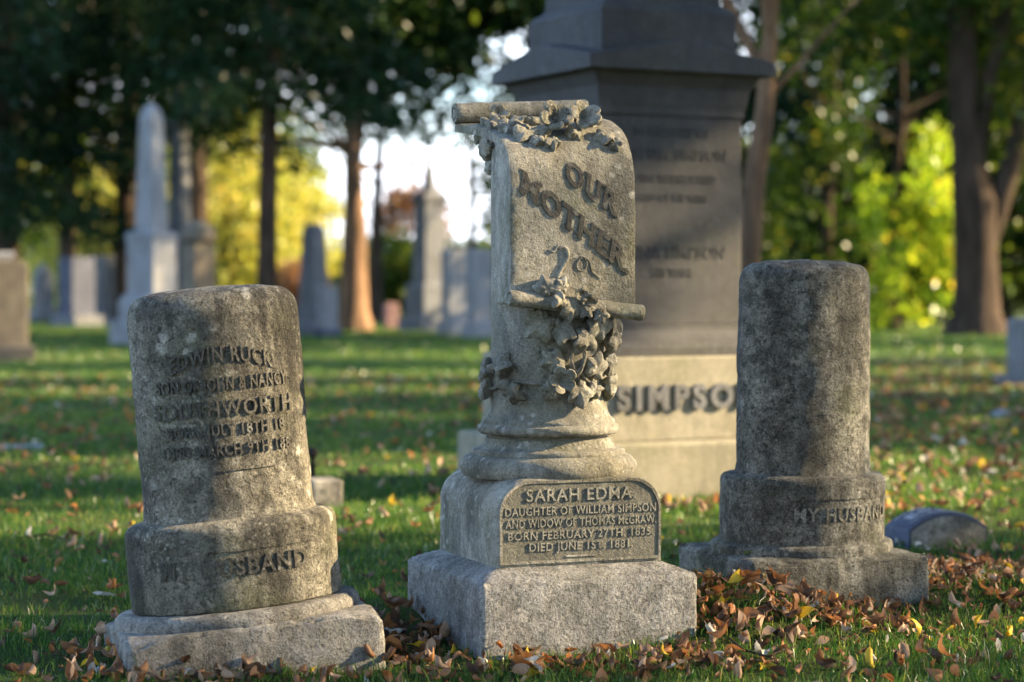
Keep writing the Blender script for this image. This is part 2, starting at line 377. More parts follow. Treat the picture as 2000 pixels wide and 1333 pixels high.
PX, PY, HH, WW = map(np.concatenate, (PX, PY, HH, WW))
PZ = np.array([gz(a, b) - .004 for a, b in zip(PX, PY)])
tag(blade_mesh('grass', np.stack([PX, PY, PZ], 1), HH, WW, rng.uniform(.1, .95, len(PX)), M_GRASS), 'short green lawn grass between the gravestones', kind='stuff')

# ------------------------------------------------------------------ carved ornament meshes
def ivy(seed, size, thick=.010, lobes=1.):
    r = random.Random(seed); n = 40; tips = [0., 1.05, -1.05, 2.15, -2.15]; V = [(0, -.06*size, .15*size)]; Fc = []
    amp = [r.uniform(.85, 1.12) for _ in tips]; fold = [(k, r.uniform(-.11, .11), r.uniform(0, 6.28)) for k in (1, 2, 3)]
    def rad(d):                       # five pointed lobes with shallow notches and a stalk notch
        q = .60
        for t, a_ in zip(tips, amp): q = max(q, (1.0 if t == 0 else .93 if abs(t) < 1.5 else .80)*a_ - .62*abs(d-t))
        return q*(1 - .55*max(0, (abs(d)-2.7)/.44))
    for sc, hh in ((.45, .17), (.8, .13), (1., .08)):
        for i in range(n):
            d = -math.pi + 2*math.pi*i/n; a = d + math.pi/2; q = rad(d)*sc if sc > .5 else (.6*rad(d)+.4*.7)*sc
            near_tip = max(0, 1 - min(abs(d-t) for t in tips)/.5)
            w_ = sum(f*math.sin(k*a+p) for k, f, p in fold)*sc*sc
            V.append((q*size*.52*math.cos(a), q*size*.52*math.sin(a)-.04*size, (hh + .05*near_tip*(1-.9*sc) - .07*near_tip*sc*sc*(sc > .9) + w_)*size))
    e = 1 + 2*n
    for i in range(n): x, y, z = V[e+i]; V.append((x*.98, y*.98, z-.0035))
    for i in range(n): x, y, z = V[e+i]; V.append((x*.30, y*.30, -thick*2.4))
    for i in range(n):
        j = (i+1) % n; Fc.append((0, 1+i, 1+j))
        for k in range(4): a = 1+k*n; Fc.append((a+i, a+n+i, a+n+j, a+j))
    return V, Fc
def flower(seed, size):
    r = random.Random(seed); V = []; Fc = []
    np_ = 5; seg = 8; N = np_*seg
    rings = [(.12, .10), (.3, .16), (.62, .30), (.95, .34), (1.03, .27), (.6, .02), (.2, -.25)]
    for ri, (q, h) in enumerate(rings):
        for i in range(N):
            a = 2*math.pi*i/N; pet = abs(math.sin(np_*a/2))**.5
            k = q*(.72+.3*pet) if ri in (2, 3, 4) else q
            hh = h + (.10*math.sin(a*2+seed) + .08*pet if ri in (2, 3, 4) else 0)
            V.append((k*size*.5*math.cos(a), k*size*.5*math.sin(a), hh*size))
    for k in range(len(rings)-1):
        for i in range(N):
            j = (i+1) % N; Fc.append((k*N+i, (k+1)*N+i, (k+1)*N+j, k*N+j))
    V.append((0, 0, .16*size)); c = len(V)-1
    Fc += [(i, (i+1) % N, c) for i in range(N)]
    return V, Fc
def place(VF, pos, nrm, rot, up=(0, 0, 1)):
    n = Vector(nrm).normalized(); t = Vector(up).cross(n).normalized(); b = n.cross(t)
    c, s = math.cos(rot), math.sin(rot); tt = t*c + b*s; bb = b*c - t*s; p = Vector(pos)
    return [tuple(p + tt*x + bb*y + n*z) for x, y, z in VF[0]], VF[1]

# ------------------------------------------------------------------ centre monument (scroll over a column)
TH = 21.
cen = empty('scroll_monument', (.10, 5.9, 0), (0, 0, R(TH)))
tag(cen, 'tall carved column monument with a draped stone scroll reading OUR MOTHER and ivy', 'gravestone')
def wash(p):
    x, y, z = p; e = min(.31-abs(x), .31-abs(y))
    return (x, y, z + (.032*min(1, max(0, e)/.075) if z > .19 else 0))
v_, f_ = rbox(.31, .31, -.08, .2, .011, .016, wash, .0022, 3.1, .10); mesh_obj('base_block', v_, f_, M_CENB, cen)
# die with rounded shoulders, extruded front to back
def arch(h, z0, z1, r, n=12):
    pts = [(-h, z0 + (z1-r-z0)*k/8) for k in range(9)]
    pts += [(-h+r-r*math.cos(t), z1-r+r*math.sin(t)) for t in (math.pi/2*(k+1)/n for k in range(n))]
    pts += [(-h+r+(2*h-2*r)*k/16, z1) for k in range(1, 17)]
    pts += [(h-r+r*math.sin(t), z1-r+r*math.cos(t)) for t in (math.pi/2*(k+1)/n for k in range(n))]
    pts += [(h, z1-r-(z1-r-z0)*k/8) for k in range(1, 9)]
    pts += [(h-2*h*k/16, z0) for k in range(1, 16)]
    return pts
def inset(pts, d, cz): return [(u*(1-d/.235), cz+(z-cz)*(1-d/.115)) for u, z in pts]
ap = arch(.237, .228, .463, .09); m = MB(); rings = []
vs = [-.235, -.2335, -.229] + list(np.linspace(-.21, .21, 20)) + [.229, .2335, .235]
for i, v in enumerate(vs):
    d = {0: .005, 1: .002, len(vs)-2: .002, len(vs)-1: .005}.get(i, 0)
    rings.append([(u, v, z) for u, z in inset(ap, d, .345)])
m.loft(rings)
DIE = mesh_obj('die', weather(m.v, .0022, 15, 5.), [q[::-1] for q in m.f], M_CEN, cen, sharp=45)
pn = arch(.2255, .2475, .4515, .082); PANEL = MB().loft([[(u, v, z) for u, z in pn] for v in (-.2365, -.231)], fan=False).obj('inscription_panel', M_PANEL, DIE, smooth=False)
# raised rim round the inscription panel
m = MB(); o_, i_ = arch(.233, .240, .459, .087), arch(.226, .247, .452, .082)
for va, pa, vb, pb in ((-.232, o_, -.2395, o_), (-.2395, o_, -.2395, i_), (-.2395, i_, -.232, i_)):
    m.loft([[(u, va, z) for u, z in pa], [(u, vb, z) for u, z in pb]], top=False, bot=False)
mesh_obj('panel_rim', weather(m.v, .001, 30, 6.), [q[::-1] for q in m.f], M_CEN, DIE)
for body, size, zc, dp, cw, u0 in (('SARAH EDMA.', .046, .405, .0036, .315, 0.), ('DAUGHTER OF WILLIAM SIMPSON', .031, .368, .0028, .436, 0.), ('AND WIDOW OF THOMAS McGRAW.', .031, .336, .0028, .436, .002), ('BORN FEBRUARY 27TH. 1835.', .030, .304, .0028, .42, 0.), ('DIED JUNE 1ST. 1881.', .030, .273, .0028, .30, 0.)):
    inscribe(body, size, dp, on_flat(u0, zc, -.2368), M_LETL, DIE, offset=.0004, spacing=1.1, width=cw)
m = MB(); m.loft([sq(.045, .003, .254, 0, -.236), sq(.045, .003, .258, 0, -.236)], fan=False); m.obj('inscription_rule', M_CEN, DIE, smooth=False)
def lathe(prof, name, seed, mat=M_CEN, n=112):
    m = MB().loft([ell(r, r, z, n) for r, z in densify(prof, .016)])
    return mesh_obj(name, weather(m.v, .0016, 18, seed), m.f, mat, cen, sharp=45)
lathe([(.236, .455), (.243, .466), (.246, .478), (.243, .492), (.232, .506), (.217, .513), (.212, .515), (.213, .522), (.209, .528), (.200, .530), (.187, .536), (.179, .546), (.176, .556), (.172, .560), (.12, .5605)], 'socle', 8.)
SHAFT = lathe([(.13, .556), (.163, .557), (.164, .565), (.172, .567), (.186, .569), (.194, .575), (.197, .583), (.195, .592), (.187, .597), (.1845, .600), (.185, .604), (.182, .609), (.173, .617), (.166, .63), (.161, .655), (.158, .69), (.157, .8), (.157, .95), (.10, .952)], 'column', 9.)
# scroll sheet profile: (v, z) for the left and the right edge
PL = [(-.186, .945), (-.186, 1.05), (-.185, 1.15), (-.184, 1.24), (-.178, 1.30), (-.16, 1.335), (-.125, 1.362), (-.08, 1.383), (-.03, 1.400), (.04, 1.412), (.125, 1.424), (.19, 1.432), (.225, 1.438)]
PR = [(-.186, .905), (-.186, 1.03), (-.185, 1.14), (-.182, 1.24), (-.17, 1.31), (-.145, 1.362), (-.11, 1.397), (-.065, 1.422), (-.01, 1.440), (.06, 1.452), (.13, 1.458), (.19, 1.460), (.225, 1.46)]
def resample(P, n):
    P = np.array(P); d = np.concatenate([[0], np.cumsum(np.hypot(*np.diff(P, axis=0).T))]); t = np.linspace(0, d[-1], n)
    # smooth with a small kernel
    a, b = np.interp(t, d, P[:, 0]), np.interp(t, d, P[:, 1])
    for _ in range(6):
        a[1:-1] = (a[:-2]+2*a[1:-1]+a[2:])/4; b[1:-1] = (b[:-2]+2*b[1:-1]+b[2:])/4
    return np.stack([a, b], 1)
NS, NU = 72, 30
pl, pr = resample(PL, NS), resample(PR, NS)
def sheet(s, t):                      # s row index, t 0..1 across
    e = t*t*(3-2*t); p = pl[s]*(1-e) + pr[s]*e
    hw = .182 + .012*max(0, (s/NS-.72)/.28)**1.5
    return (-hw + 2*hw*t, float(p[0]), float(p[1]))
def sheet_uz(u, z):                   # front face position and outward normal of the sheet at u, z
    t = min(1, max(0, (u+.182)/.364)); e = t*t*(3-2*t); P = pl*(1-e) + pr*e
    i = int(np.argmin(np.abs(P[:40, 1]-z))); v = float(np.interp(z, P[:44, 1], P[:44, 0]))
    a, b = P[max(i-2, 0)], P[min(i+2, NS-1)]; d = b - a; L = math.hypot(*d)
    return v, (0, -d[1]/L, d[0]/L)
V = []
for lay in (0, 1):
    for s in range(NS):
        for k in range(NU+1):
            u, v, z = sheet(s, k/NU); a, b = sheet(max(s-1, 0), k/NU), sheet(min(s+1, NS-1), k/NU)
            dv, dz = b[1]-a[1], b[2]-a[2]; L = math.hypot(dv, dz); nn = (-dz/L, dv/L)
            edge = min(k, NU-k); rr = .003 if edge == 0 else 0
            off = -(.026 if lay else rr)
            V.append((u*(1-.004*(edge == 0)), v + nn[0]*off, z + nn[1]*off))
n = NU+1; tot = NS*n; Fc = []
for s in range(NS-1):
    for k in range(NU):
        a = s*n+k; Fc.append((a, a+1, a+n+1, a+n)); Fc.append((tot+a, tot+a+n, tot+a+n+1, tot+a+1))
    for k in (0, NU):
        a = s*n+k; q = (a, a+n, tot+a+n, tot+a); Fc.append(q if k == 0 else q[::-1])
for s in (0, NS-1):
    for k in range(NU):
        a = s*n+k; q = (a, a+1, tot+a+1, tot+a); Fc.append(q[::-1] if s == 0 else q)
SHEET = mesh_obj('scroll_sheet', weather(V, .0016, 14, 2.2), Fc, M_CEN, cen, sharp=55)
# body that carries the sheet
def body_ring():
    pts = [(-.176 + .352*k/14, -.168) for k in range(15)]
    pts += [(.176, -.168 + .06*(k+1)/4) for k in range(3)] + [(.173, -.10), (.166, -.05)]
    pts += [(.158*math.cos(t), .158*math.sin(t)) for t in np.linspace(0, math.pi, 25)]
    pts += [(-.166, -.05), (-.173, -.10)] + [(-.176, -.123 - .015*k) for k in range(3)]
    return pts
br = body_ring(); zt = lambda u, v: float(np.interp(v, (pl[:, 0] if u < 0 else pr[:, 0])[30:], (pl[:, 1]*.6+pr[:, 1]*.4 if u < 0 else pl[:, 1]*.4+pr[:, 1]*.6)[30:])) - .022
rings = [[(u, v, .93 + (min(zt(u, v), pl[-1, 1]) - .93)*fr - (.0 if fr < 1 else .002)) for u, v in br] for fr in np.linspace(0, 1, 22)]
m = MB().loft(rings); mesh_obj('scroll_core', weather(m.v, .002, 16, 11.), m.f, M_CEN, cen, sharp=55)
# rolls
def roll(p0, p1, r, name, seed):
    p0, p1 = Vector(p0), Vector(p1); m = MB(); d = (p1-p0).normalized(); a = Vector((0, 0, 1)); a = (a - d*a.dot(d)).normalized(); b = d.cross(a); rings = []
    for t, q in [(0, .2), (0, .45), (.012, .5), (.012, .62), (0, .66), (0, .93), (.008, 1.)] + [(x, 1.) for x in np.linspace(.05, .95, 24)] + [(.992, 1.), (1, .93), (1, .5)]:
        c = p0.lerp(p1, t); rings.append([c + (a*math.cos(k*math.pi/16) + b*math.sin(k*math.pi/16))*r*q for k in range(32)])
    m.loft(rings); mesh_obj(name, weather(m.v, .0014, 25, seed), [q[::-1] for q in m.f], M_CEN, cen, sharp=45)
roll((-.192, -.196, .944), (.196, -.196, .902), .0215, 'lower_roll', 1.)
roll((-.200, .214, 1.462), (.20, .205, 1.484), .029, 'upper_roll', 2.)
# raised words on the sheet
def diag(u0, z0, ang, lean=.16, up=1.):
    c, s = math.cos(R(ang)), math.sin(R(ang))
    def fn(x, y, z):
        u = u0 + x*c + y*lean; zz = z0 - x*s + y*up
        v, nn = sheet_uz(u, zz); return (u, v + nn[1]*z, zz + nn[2]*z)
    return fn
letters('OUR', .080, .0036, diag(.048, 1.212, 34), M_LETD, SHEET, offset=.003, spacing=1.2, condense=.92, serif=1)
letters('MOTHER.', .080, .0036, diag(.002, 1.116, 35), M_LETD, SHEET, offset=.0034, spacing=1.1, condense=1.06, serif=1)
# tendrils on the sheet
def tendril(pts, rad, name='tendril', on=None):
    P = []
    for i in range(len(pts)-1):
        p0, p1, p2, p3 = (np.array(pts[max(0, min(len(pts)-1, i+k))], float) for k in (-1, 0, 1, 2))
        for t in np.linspace(0, 1, 7)[:-1]:
            P.append(.5*((2*p1) + (-p0+p2)*t + (2*p0-5*p1+4*p2-p3)*t*t + (-p0+3*p1-3*p2+p3)*t**3))
    P.append(np.array(pts[-1], float))
    MB().tube(P, [rad*(1-.5*abs(2*k/(len(P)-1)-1)**3) for k in range(len(P))], 8).obj(name, M_CEN, on or SHAFT)
def fpt(px, py, o=.0015):
    u = (px-1125)/681.; z = EYE - (py-570)/735.; v, nn = sheet_uz(u, z); return (u, v-o, z)
tendril([fpt(*p) for p in ((1098, 560), (1092, 545), (1100, 525), (1110, 508), (1112, 492), (1104, 482), (1095, 486))], .0055, on=SHEET)
tendril([fpt(*p) for p in ((1127, 505), (1140, 500), (1150, 512), (1146, 526), (1134, 528), (1130, 515), (1142, 501), (1156, 512), (1160, 530), (1172, 540), (1180, 543))], .0022, on=SHEET)
tendril([fpt(*p) for p in ((1075, 488), (1085, 492), (1090, 484), (1094, 478))], .003, on=SHEET)
# ivy round the column
CF = (-.374, -.928); CT = (.928, -.374)
def cpt(px, py, o=0., Rr=.158):
    s = max(-.985, min(.985, (px-1072)/112.)); c = math.sqrt(1-s*s); nx_, ny_ = CF[0]*c+CT[0]*s, CF[1]*c+CT[1]*s
    d = 5.9 - .158*c; z = EYE - (py-570)*d/F
    return (nx_*(Rr+o), ny_*(Rr+o), z), (nx_, ny_, 0)
r = random.Random(5)
IVY = [(950, 726, .080, .6), (990, 716, .092, -.4), (962, 756, .075, 2.6), (1010, 764, .092, 3.0),
       (1080, 706, .085, .7), (1076, 762, .06, 2.6), (1124, 766, .082, 3.4), (1152, 716, .092, -.3), (1150, 762, .06, 2.7),
       (1180, 712, .085, .1), (1181, 752, .085, 3.3),
       (1060, 634, .105, 2.3), (1094, 646, .085, 3.1), (1128, 664, .09, 3.0), (1150, 636, .105, 3.5), (1176, 628, .085, 3.9), (1178, 662, .085, 3.0), (1046, 612, .06, 2.0)]
for i, (px, py, s, ro) in enumerate(IVY):
    low = py < 690
    p, nn = cpt(px, py, .030 if low else .016); nn = Vector(nn) + Vector((r.uniform(-.3, .3), r.uniform(-.3, .3), r.uniform(-.3, .4)))
    v_, f_ = place(ivy(i, s*1.15, .014), p, nn, ro); mesh_obj('carved_leaf', v_, f_, M_CEN, SHAFT, sharp=32)
for i, (px, py, s) in enumerate(((1094, 742, .075), (1128, 592, .05), (1118, 575, .04))):
    p, nn = cpt(px, py, .02 if py > 700 else .05); v_, f_ = place(flower(i, s), p, nn, i); mesh_obj('carved_flower', v_, f_, M_CEN, SHAFT, sharp=30)
for i, (px, py, s, ro) in enumerate(((1066, 562, .085, .4), (1092, 558, .06, -.4), (1086, 588, .06, 2.2), (1110, 606, .085, 3.1), (1140, 606, .06, 2.6), (1166, 616, .06, 3.4))):
    u = (px-1125)/681.; z = EYE-(py-570)/735.
    nn = Vector((r.uniform(-.4, .4), -1, r.uniform(-.3, .4))); v_, f_ = place(ivy(40+i, s, .016), (u, -.207 - .008*(i % 3), z), nn, ro); mesh_obj('carved_leaf', v_, f_, M_CEN, SHAFT, sharp=32)
def cp(px, py, o): return cpt(px, py, o)[0]
tendril([cp(*p) for p in ((1128, 665, .03), (1132, 690, .028), (1128, 715, .026), (1122, 732, .02), (1112, 742, .012))], .0055)
tendril([cp(*p) for p in ((1112, 680, .018), (1122, 678, .025), (1130, 690, .028), (1129, 710, .026), (1120, 725, .022), (1112, 705, .02), (1112, 688, .018))], .004)
tendril([cp(*p) for p in ((1128, 725, .014), (1136, 738, .014), (1146, 748, .014))], .004)
tendril([cp(*p) for p in ((1052, 690, .002), (1058, 684, .003), (1066, 690, .003), (1078, 682, .003), (1090, 682, .004), (1098, 690, .004))], .003)
tendril([cp(*p) for p in ((945, 752, .006), (970, 760, .008), (1000, 745, .008), (1030, 748, .007), (1060, 750, .008), (1090, 760, .008), (1130, 756, .008), (1170, 760, .008), (1183, 755, .007))], .006, 'carved_vine')
# foliage on the crown of the scroll
def top_at(u, v):
    t = (u+.19)/.38; e = t*t*(3-2*t); P = pl*(1-e)+pr*e; i = int(np.argmin(np.abs(P[30:, 0]-v)))+30
    a, b = P[i-2], P[min(i+2, NS-1)]; d = b-a; L = math.hypot(*d); return (u, v, float(P[i, 1])), Vector((0, -d[1]/L, d[0]/L))
for i, (u, v, s, ro, ty) in enumerate(((-.015, -.075, .092, .2, 'f'), (.068, -.08, .09, 1.2, 'f'), (-.10, .13, .055, .5, 'f'), (-.13, .04, .085, .4, 'l'), (-.10, -.03, .09, 1.6, 'l'), (-.14, -.05, .075, 2.5, 'l'), (-.07, .03, .08, 3.3, 'l'),
        (-.06, -.09, .08, 2.8, 'l'), (-.11, -.10, .08, 2.2, 'l'), (-.085, -.13, .06, 3.0, 'l'), (.03, -.11, .07, 3.2, 'l'), (.115, -.125, .08, 2.7, 'l'), (.135, -.145, .055, 3.6, 'l'), (.11, -.05, .07, .4, 'l'), (.13, -.02, .06, 1., 'l'),
        (-.05, .10, .07, .9, 'l'), (-.14, .10, .06, 1.9, 'l'), (.02, -.03, .07, 5., 'l'), (-.045, -.14, .06, 3.1, 'l'), (-.155, -.0, .06, 1.4, 'l'), (-.03, .02, .07, 2., 'l'), (.04, .05, .06, 2., 'l'))):
    p, nn = top_at(u, v)
    if ty == 'f':
        nn = Vector((-.15, -.9, .55)); v_, f_ = place(flower(10+i, s), Vector(p)+Vector((0, -.008, .022)), nn, ro); mesh_obj('carved_flower', v_, f_, M_CEN, SHEET, sharp=30)
    else:
        nn = nn + Vector((r.uniform(-.45, .45), r.uniform(-.45, .3), r.uniform(0, .3))); v_, f_ = place(ivy(70+i, s, .02), Vector(p)+nn.normalized()*.006, nn, ro); mesh_obj('carved_leaf', v_, f_, M_CEN, SHEET, sharp=32)
for i, (u, v, z, s, ro) in enumerate(((-.165, .03, 1.375, .08, 2.9), (-.16, .07, 1.35, .08, 3.2), (-.155, .09, 1.39, .07, 2.5), (-.15, .06, 1.305, .06, 3.1), (-.16, .12, 1.40, .07, 2.2))):
    v_, f_ = place(ivy(120+i, s, .03), (u, v, z), (-.9, .1, -.1), ro); mesh_obj('carved_leaf', v_, f_, M_CEN, SHEET, sharp=32)

# ------------------------------------------------------------------ left stone
lf = empty('oval_headstone', (-.705, 5.564, 0), (R(-1.0), R(-4.7), R(18)))
tag(lf, 'leaning oval headstone with lichened lettering SOUTHWORTH, its foot reading MY HUSBAND', 'gravestone')
def worn_base(hx, hy, z1, cut):
    def zm(p):
        x, y, z = p
        if z > z1-.02:
            c = (max(0, abs(x)-hx*.72)/(hx*.28)) * (max(0, abs(y)-hy*.6)/(hy*.4)); z -= cut*c
        if abs(x) > hx-.002 and z > 0: x += math.copysign(.012*max(0, 1-abs(y)/(hy*.8)), -x)
        return (x, y, z)
    return zm
v_, f_ = rbox(.327, .243, -.13, .118, .014, .016, worn_base(.327, .243, .118, .022), .003, 17., .12); mesh_obj('base_block', v_, f_, M_LEFTB, lf)
ell_solid([(.318, .230, .108), (.322, .234, .124), (.320, .232, .138), (.308, .220, .149), (.300, .212, .152), (.2, .15, .1525)], 'base_moulding', M_LEFTB, lf, amp=.0025, seed=1.)
LPL = ell_solid([(.272, .186, .1545), (.2745, .188, .158), (.276, .189, .24), (.276, .189, .350), (.274, .187, .360), (.266, .179, .371), (.25, .165, .378), (.2, .13, .384)], 'plinth', M_LEFT, lf, amp=.0022, seed=2.)
die_p = [(.230, .15, .375), (.224, .145, .39), (.222, .143, .42), (.222, .143, .6), (.224, .143, .8), (.225, .143, .90)]
for k in range(1, 11):
    t = math.pi/2*k/10; die_p.append((.225-.060*(1-math.cos(t)), .143-.055*(1-math.cos(t)), .905+.062*math.sin(t)))
die_p += [(.13, .065, .972), (.06, .03, .976), (.01, .005, .977)]
LDIE = ell_solid(die_p, 'die', M_LEFT, lf, amp=.0025, seed=3., big=.004)
A, B = .2235, .143
for body, size, zc, dp, arc, cw in (('EDWIN RUCK', .056, .785, .004, 1.5, .27), ('SON OF JOHN & NANCY', .046, .712, .0038, 0, .35), ('SOUTHWORTH', .058, .645, .0045, 0, .37), ('BORN JULY 18TH 18', .040, .597, .0034, 0, .31), ('DIED MARCH 9TH 188', .040, .546, .0034, 0, .34)):
    inscribe(body, size, dp, on_ellipse(A, B, zc, -.012, arc), M_LETM, LDIE, offset=.0010, spacing=1.15, width=cw)
inscribe('MY HUSBAND', .062, .0045, on_ellipse(.276, .189, .245, -.03), M_LETM, LPL, offset=.0016, spacing=1.15, width=.385)
def arc_bar(a, b, z0, z1, u0, u1, dp, mat, parent, name):
    fn = on_ellipse(a, b, 0); N_ = 24; V = []; Fc = []
    for k in range(N_+1):
        x = u0 + (u1-u0)*k/N_
        for (z, d) in ((z0, -.003), (z0, dp), (z1, dp), (z1, -.003)): V.append(fn(x, z, d))
    for k in range(N_):
        for q in range(4): Fc.append((k*4+q, (k+1)*4+q, (k+1)*4+(q+1) % 4, k*4+(q+1) % 4))
    Fc += [(3, 2, 1, 0), tuple(N_*4+q for q in range(4))]
    return mesh_obj(name, V, [q[::-1] for q in Fc], mat, parent, smooth=False)
arc_bar(.276, .189, .305, .345, -.17, .22, .003, M_LEFT, LPL, 'panel_head')
arc_bar(A, B, .505, .508, -.05, .11, .0025, M_LEFT, LDIE, 'inscription_rule')

# ------------------------------------------------------------------ right stone
rt = empty('oval_headstone', (.875, 6.44, 0), (R(.5), R(.3), R(TH)))
tag(rt, 'upright pitted grey oval headstone, lettering worn away, before a small curved marker', 'gravestone')
def wash2(p):
    x, y, z = p; e = min(.297-abs(x), .25-abs(y)); z += (.006*min(1, max(0, e)/.05) if z > .17 else 0)
    return (x, y, z)
v_, f_ = rbox(.297, .25, -.10, .18, .016, .016, wash2, .003, 23., .10); mesh_obj('base_block', v_, f_, M_RIGHT, rt)
ell_solid([(.284, .230, .176), (.286, .234, .200), (.282, .230, .209), (.270, .218, .215), (.2, .15, .2155)], 'base_moulding', M_RIGHT, rt, amp=.0025, seed=5.)
RPL = ell_solid([(.254, .204, .207), (.257, .207, .215), (.258, .208, .30), (.258, .208, .392), (.255, .205, .404), (.246, .196, .413), (.2, .15, .42)], 'plinth', M_RIGHT, rt, amp=.0028, seed=6.)
dp_ = [(.222, .172, .41), (.214, .164, .425), (.211, .161, .45), (.209, .159, .7), (.206, .157, .93), (.205, .156, .99)]
for k in range(1, 11):
    t = math.pi/2*k/10; dp_.append((.205-.05*(1-math.cos(t)), .156-.045*(1-math.cos(t)), .995+.050*math.sin(t)))
dp_ += [(.12, .09, 1.052), (.05, .04, 1.055), (.01, .008, 1.056)]
RDIE = ell_solid(dp_, 'die', M_RIGHT, rt, amp=.0035, seed=7., big=.003)
inscribe('MY HUSBAND', .056, .003, on_ellipse(.258, .208, .288, .045), M_LETR, RPL, offset=.0012, spacing=1.15, width=.35)
arc_bar(.258, .208, .352, .392, -.15, .25, .0035, M_RIGHT, RPL, 'panel_head')
arc_bar(.209, .159, .598, .602, -.03, .06, .003, M_RIGHT, RDIE, 'inscription_rule')

# ------------------------------------------------------------------ big Simpson monument
sm = empty('family_monument', (.587, 10.57, 0), (0, 0, R(27)))
tag(sm, 'massive stepped granite family monument with the raised name SIMPSON on its base', 'monument')
tiers([(.645, .645, -.1), (.645, .645, .245), (.635, .635, .257)], 'lower_base', M_SIMPB, sm, .012)
NB = tiers([(.55, .55, .255), (.55, .55, .655)], 'name_block', M_SIMPB, sm, .012)
tiers([(.52, .52, .653), (.52, .52, .70), (.505, .505, .71), (.46, .46, .74), (.43, .43, .775), (.43, .43, .80)], 'plinth_moulding', M_SIMP, sm, .006)
SD = tiers([(.395, .395, .798), (.395, .395, 1.80)], 'die', M_SIMP, sm, .008)
tiers([(.405, .405, 1.798), (.405, .405, 1.835), (.412, .412, 1.86), (.425, .425, 1.93), (.455, .455, 1.985), (.47, .47, 2.0)], 'neck', M_SIMP, sm, .004)
# cross gabled cap
h = .515; z0, z1, pk = 1.998, 2.062, 2.155
Vc = sq(h, h, z0) + sq(h, h, z1) + [(0, -h, pk), (h, 0, pk), (0, h, pk), (-h, 0, pk), (0, 0, pk+.02)]
Fk = [(3, 2, 1, 0)]
for i in range(4):
    j = (i+1) % 4; Fk += [(i, j, 4+j, 8+i, 4+i), (4+j, 8+j, 12, 8+i)]
o = mesh_obj('cap', Vc, Fk, M_SIMP, sm, smooth=False); b = o.modifiers.new('bevel', 'BEVEL'); b.width = .006; b.segments = 2
tiers([(.375, .375, 2.06), (.375, .375, 2.30), (.355, .355, 2.325), (.325, .325, 2.34), (.318, .318, 2.36)], 'upper_plinth', M_SIMP, sm, .005)
tiers([(.315, .315, 2.358), (.20, .20, 5.2), (.0, .0, 5.45)], 'shaft', M_SIMP, sm, .006)
letters('SIMPSON', .152, .02, on_flat(-.01, .412, -.55), M_GREY, NB, offset=.007, spacing=1.36, condense=1.0)
for body, size, zc in (('IN MEMORY OF', .062, 1.70), ('WILLIAM SIMPSON', .075, 1.59), ('BORN IN ENGLAND', .055, 1.48), ('AND OF HIS WIFE', .05, 1.39), ('ANNA SIMPSON', .085, 1.12), ('HIS WIFE', .06, 1.03)):
    inscribe(body, size, .004, on_flat(0, zc, -.395), M_SIMP, SD, offset=.001, spacing=1.05, condense=.95)

# ------------------------------------------------------------------ small curved marker beside the right stone
A0 = (777*7.9/F, 7.9); th = 21; c_, s_ = math.cos(R(th)), math.sin(R(th))
mk = empty('curved_marker', (A0[0] + .17*c_ - .085*s_, A0[1] + .17*s_ + .085*c_, 0), (0, 0, R(th)))
tag(mk, 'low blue-grey grave marker with a curved lettered top behind the right oval headstone', 'grave marker')
def seg(hw, zs, zc, n=24):
    hgt = zc-zs; rad = (hw*hw+hgt*hgt)/(2*hgt); a = math.asin(hw/rad)
    return [(rad*math.sin(t), zc-rad+rad*math.cos(t)) for t in np.linspace(-a, a, n)], rad
top, rad = seg(.172, .075, .135)
out_ = top + [(.172, -.08), (-.172, -.08)]
MB().loft([[(u*s, v, z-(1-s)*.1) for u, z in out_] for v, s in ((-.085, .985), (-.08, 1), (.08, 1), (.085, .985))]).obj('marker_block', M_BLUE, mk, sharp=50)
def on_top(x, y, z):
    a = x/rad; return ((rad+z)*math.sin(a), y, .135-rad+(rad+z)*math.cos(a))
MB().loft([[(u*.93, v, (z+.08)*.93-.08) for u, z in out_] for v in (-.086, -.089)]).obj('marker_lit_face', M_LEFTB, mk, sharp=50)  # thin tan front slab, the sunlit tone of this side put into its colour
M_MLET = stone('marker_lettering', (.34, .34, .36), (.26, .26, .29), lich=0, moss=0, stain=.1, seed=50., bump=.3)
inscribe('EST.', .075, .004, lambda x, y, z: on_top(x*1.25-.03, y-.026, z), M_MLET, mk, offset=.003, spacing=1.25)
for yy, nm in ((-.058, 'border_line'), (.055, 'border_line')):
    V = []; Fc = []
    for k in range(31):
        x = -.15+.30*k/30
        for (dy, z) in ((0, -.002), (0, .004), (.006, .0042), (.006, -.002)): V.append(on_top(x, yy+dy, z))
    for k in range(30):
        for q in range(4): Fc.append((k*4+q, k*4+(q+1) % 4, (k+1)*4+(q+1) % 4, (k+1)*4+q))
    mesh_obj(nm, V, [q[::-1] for q in Fc], M_MLET, mk, smooth=False)

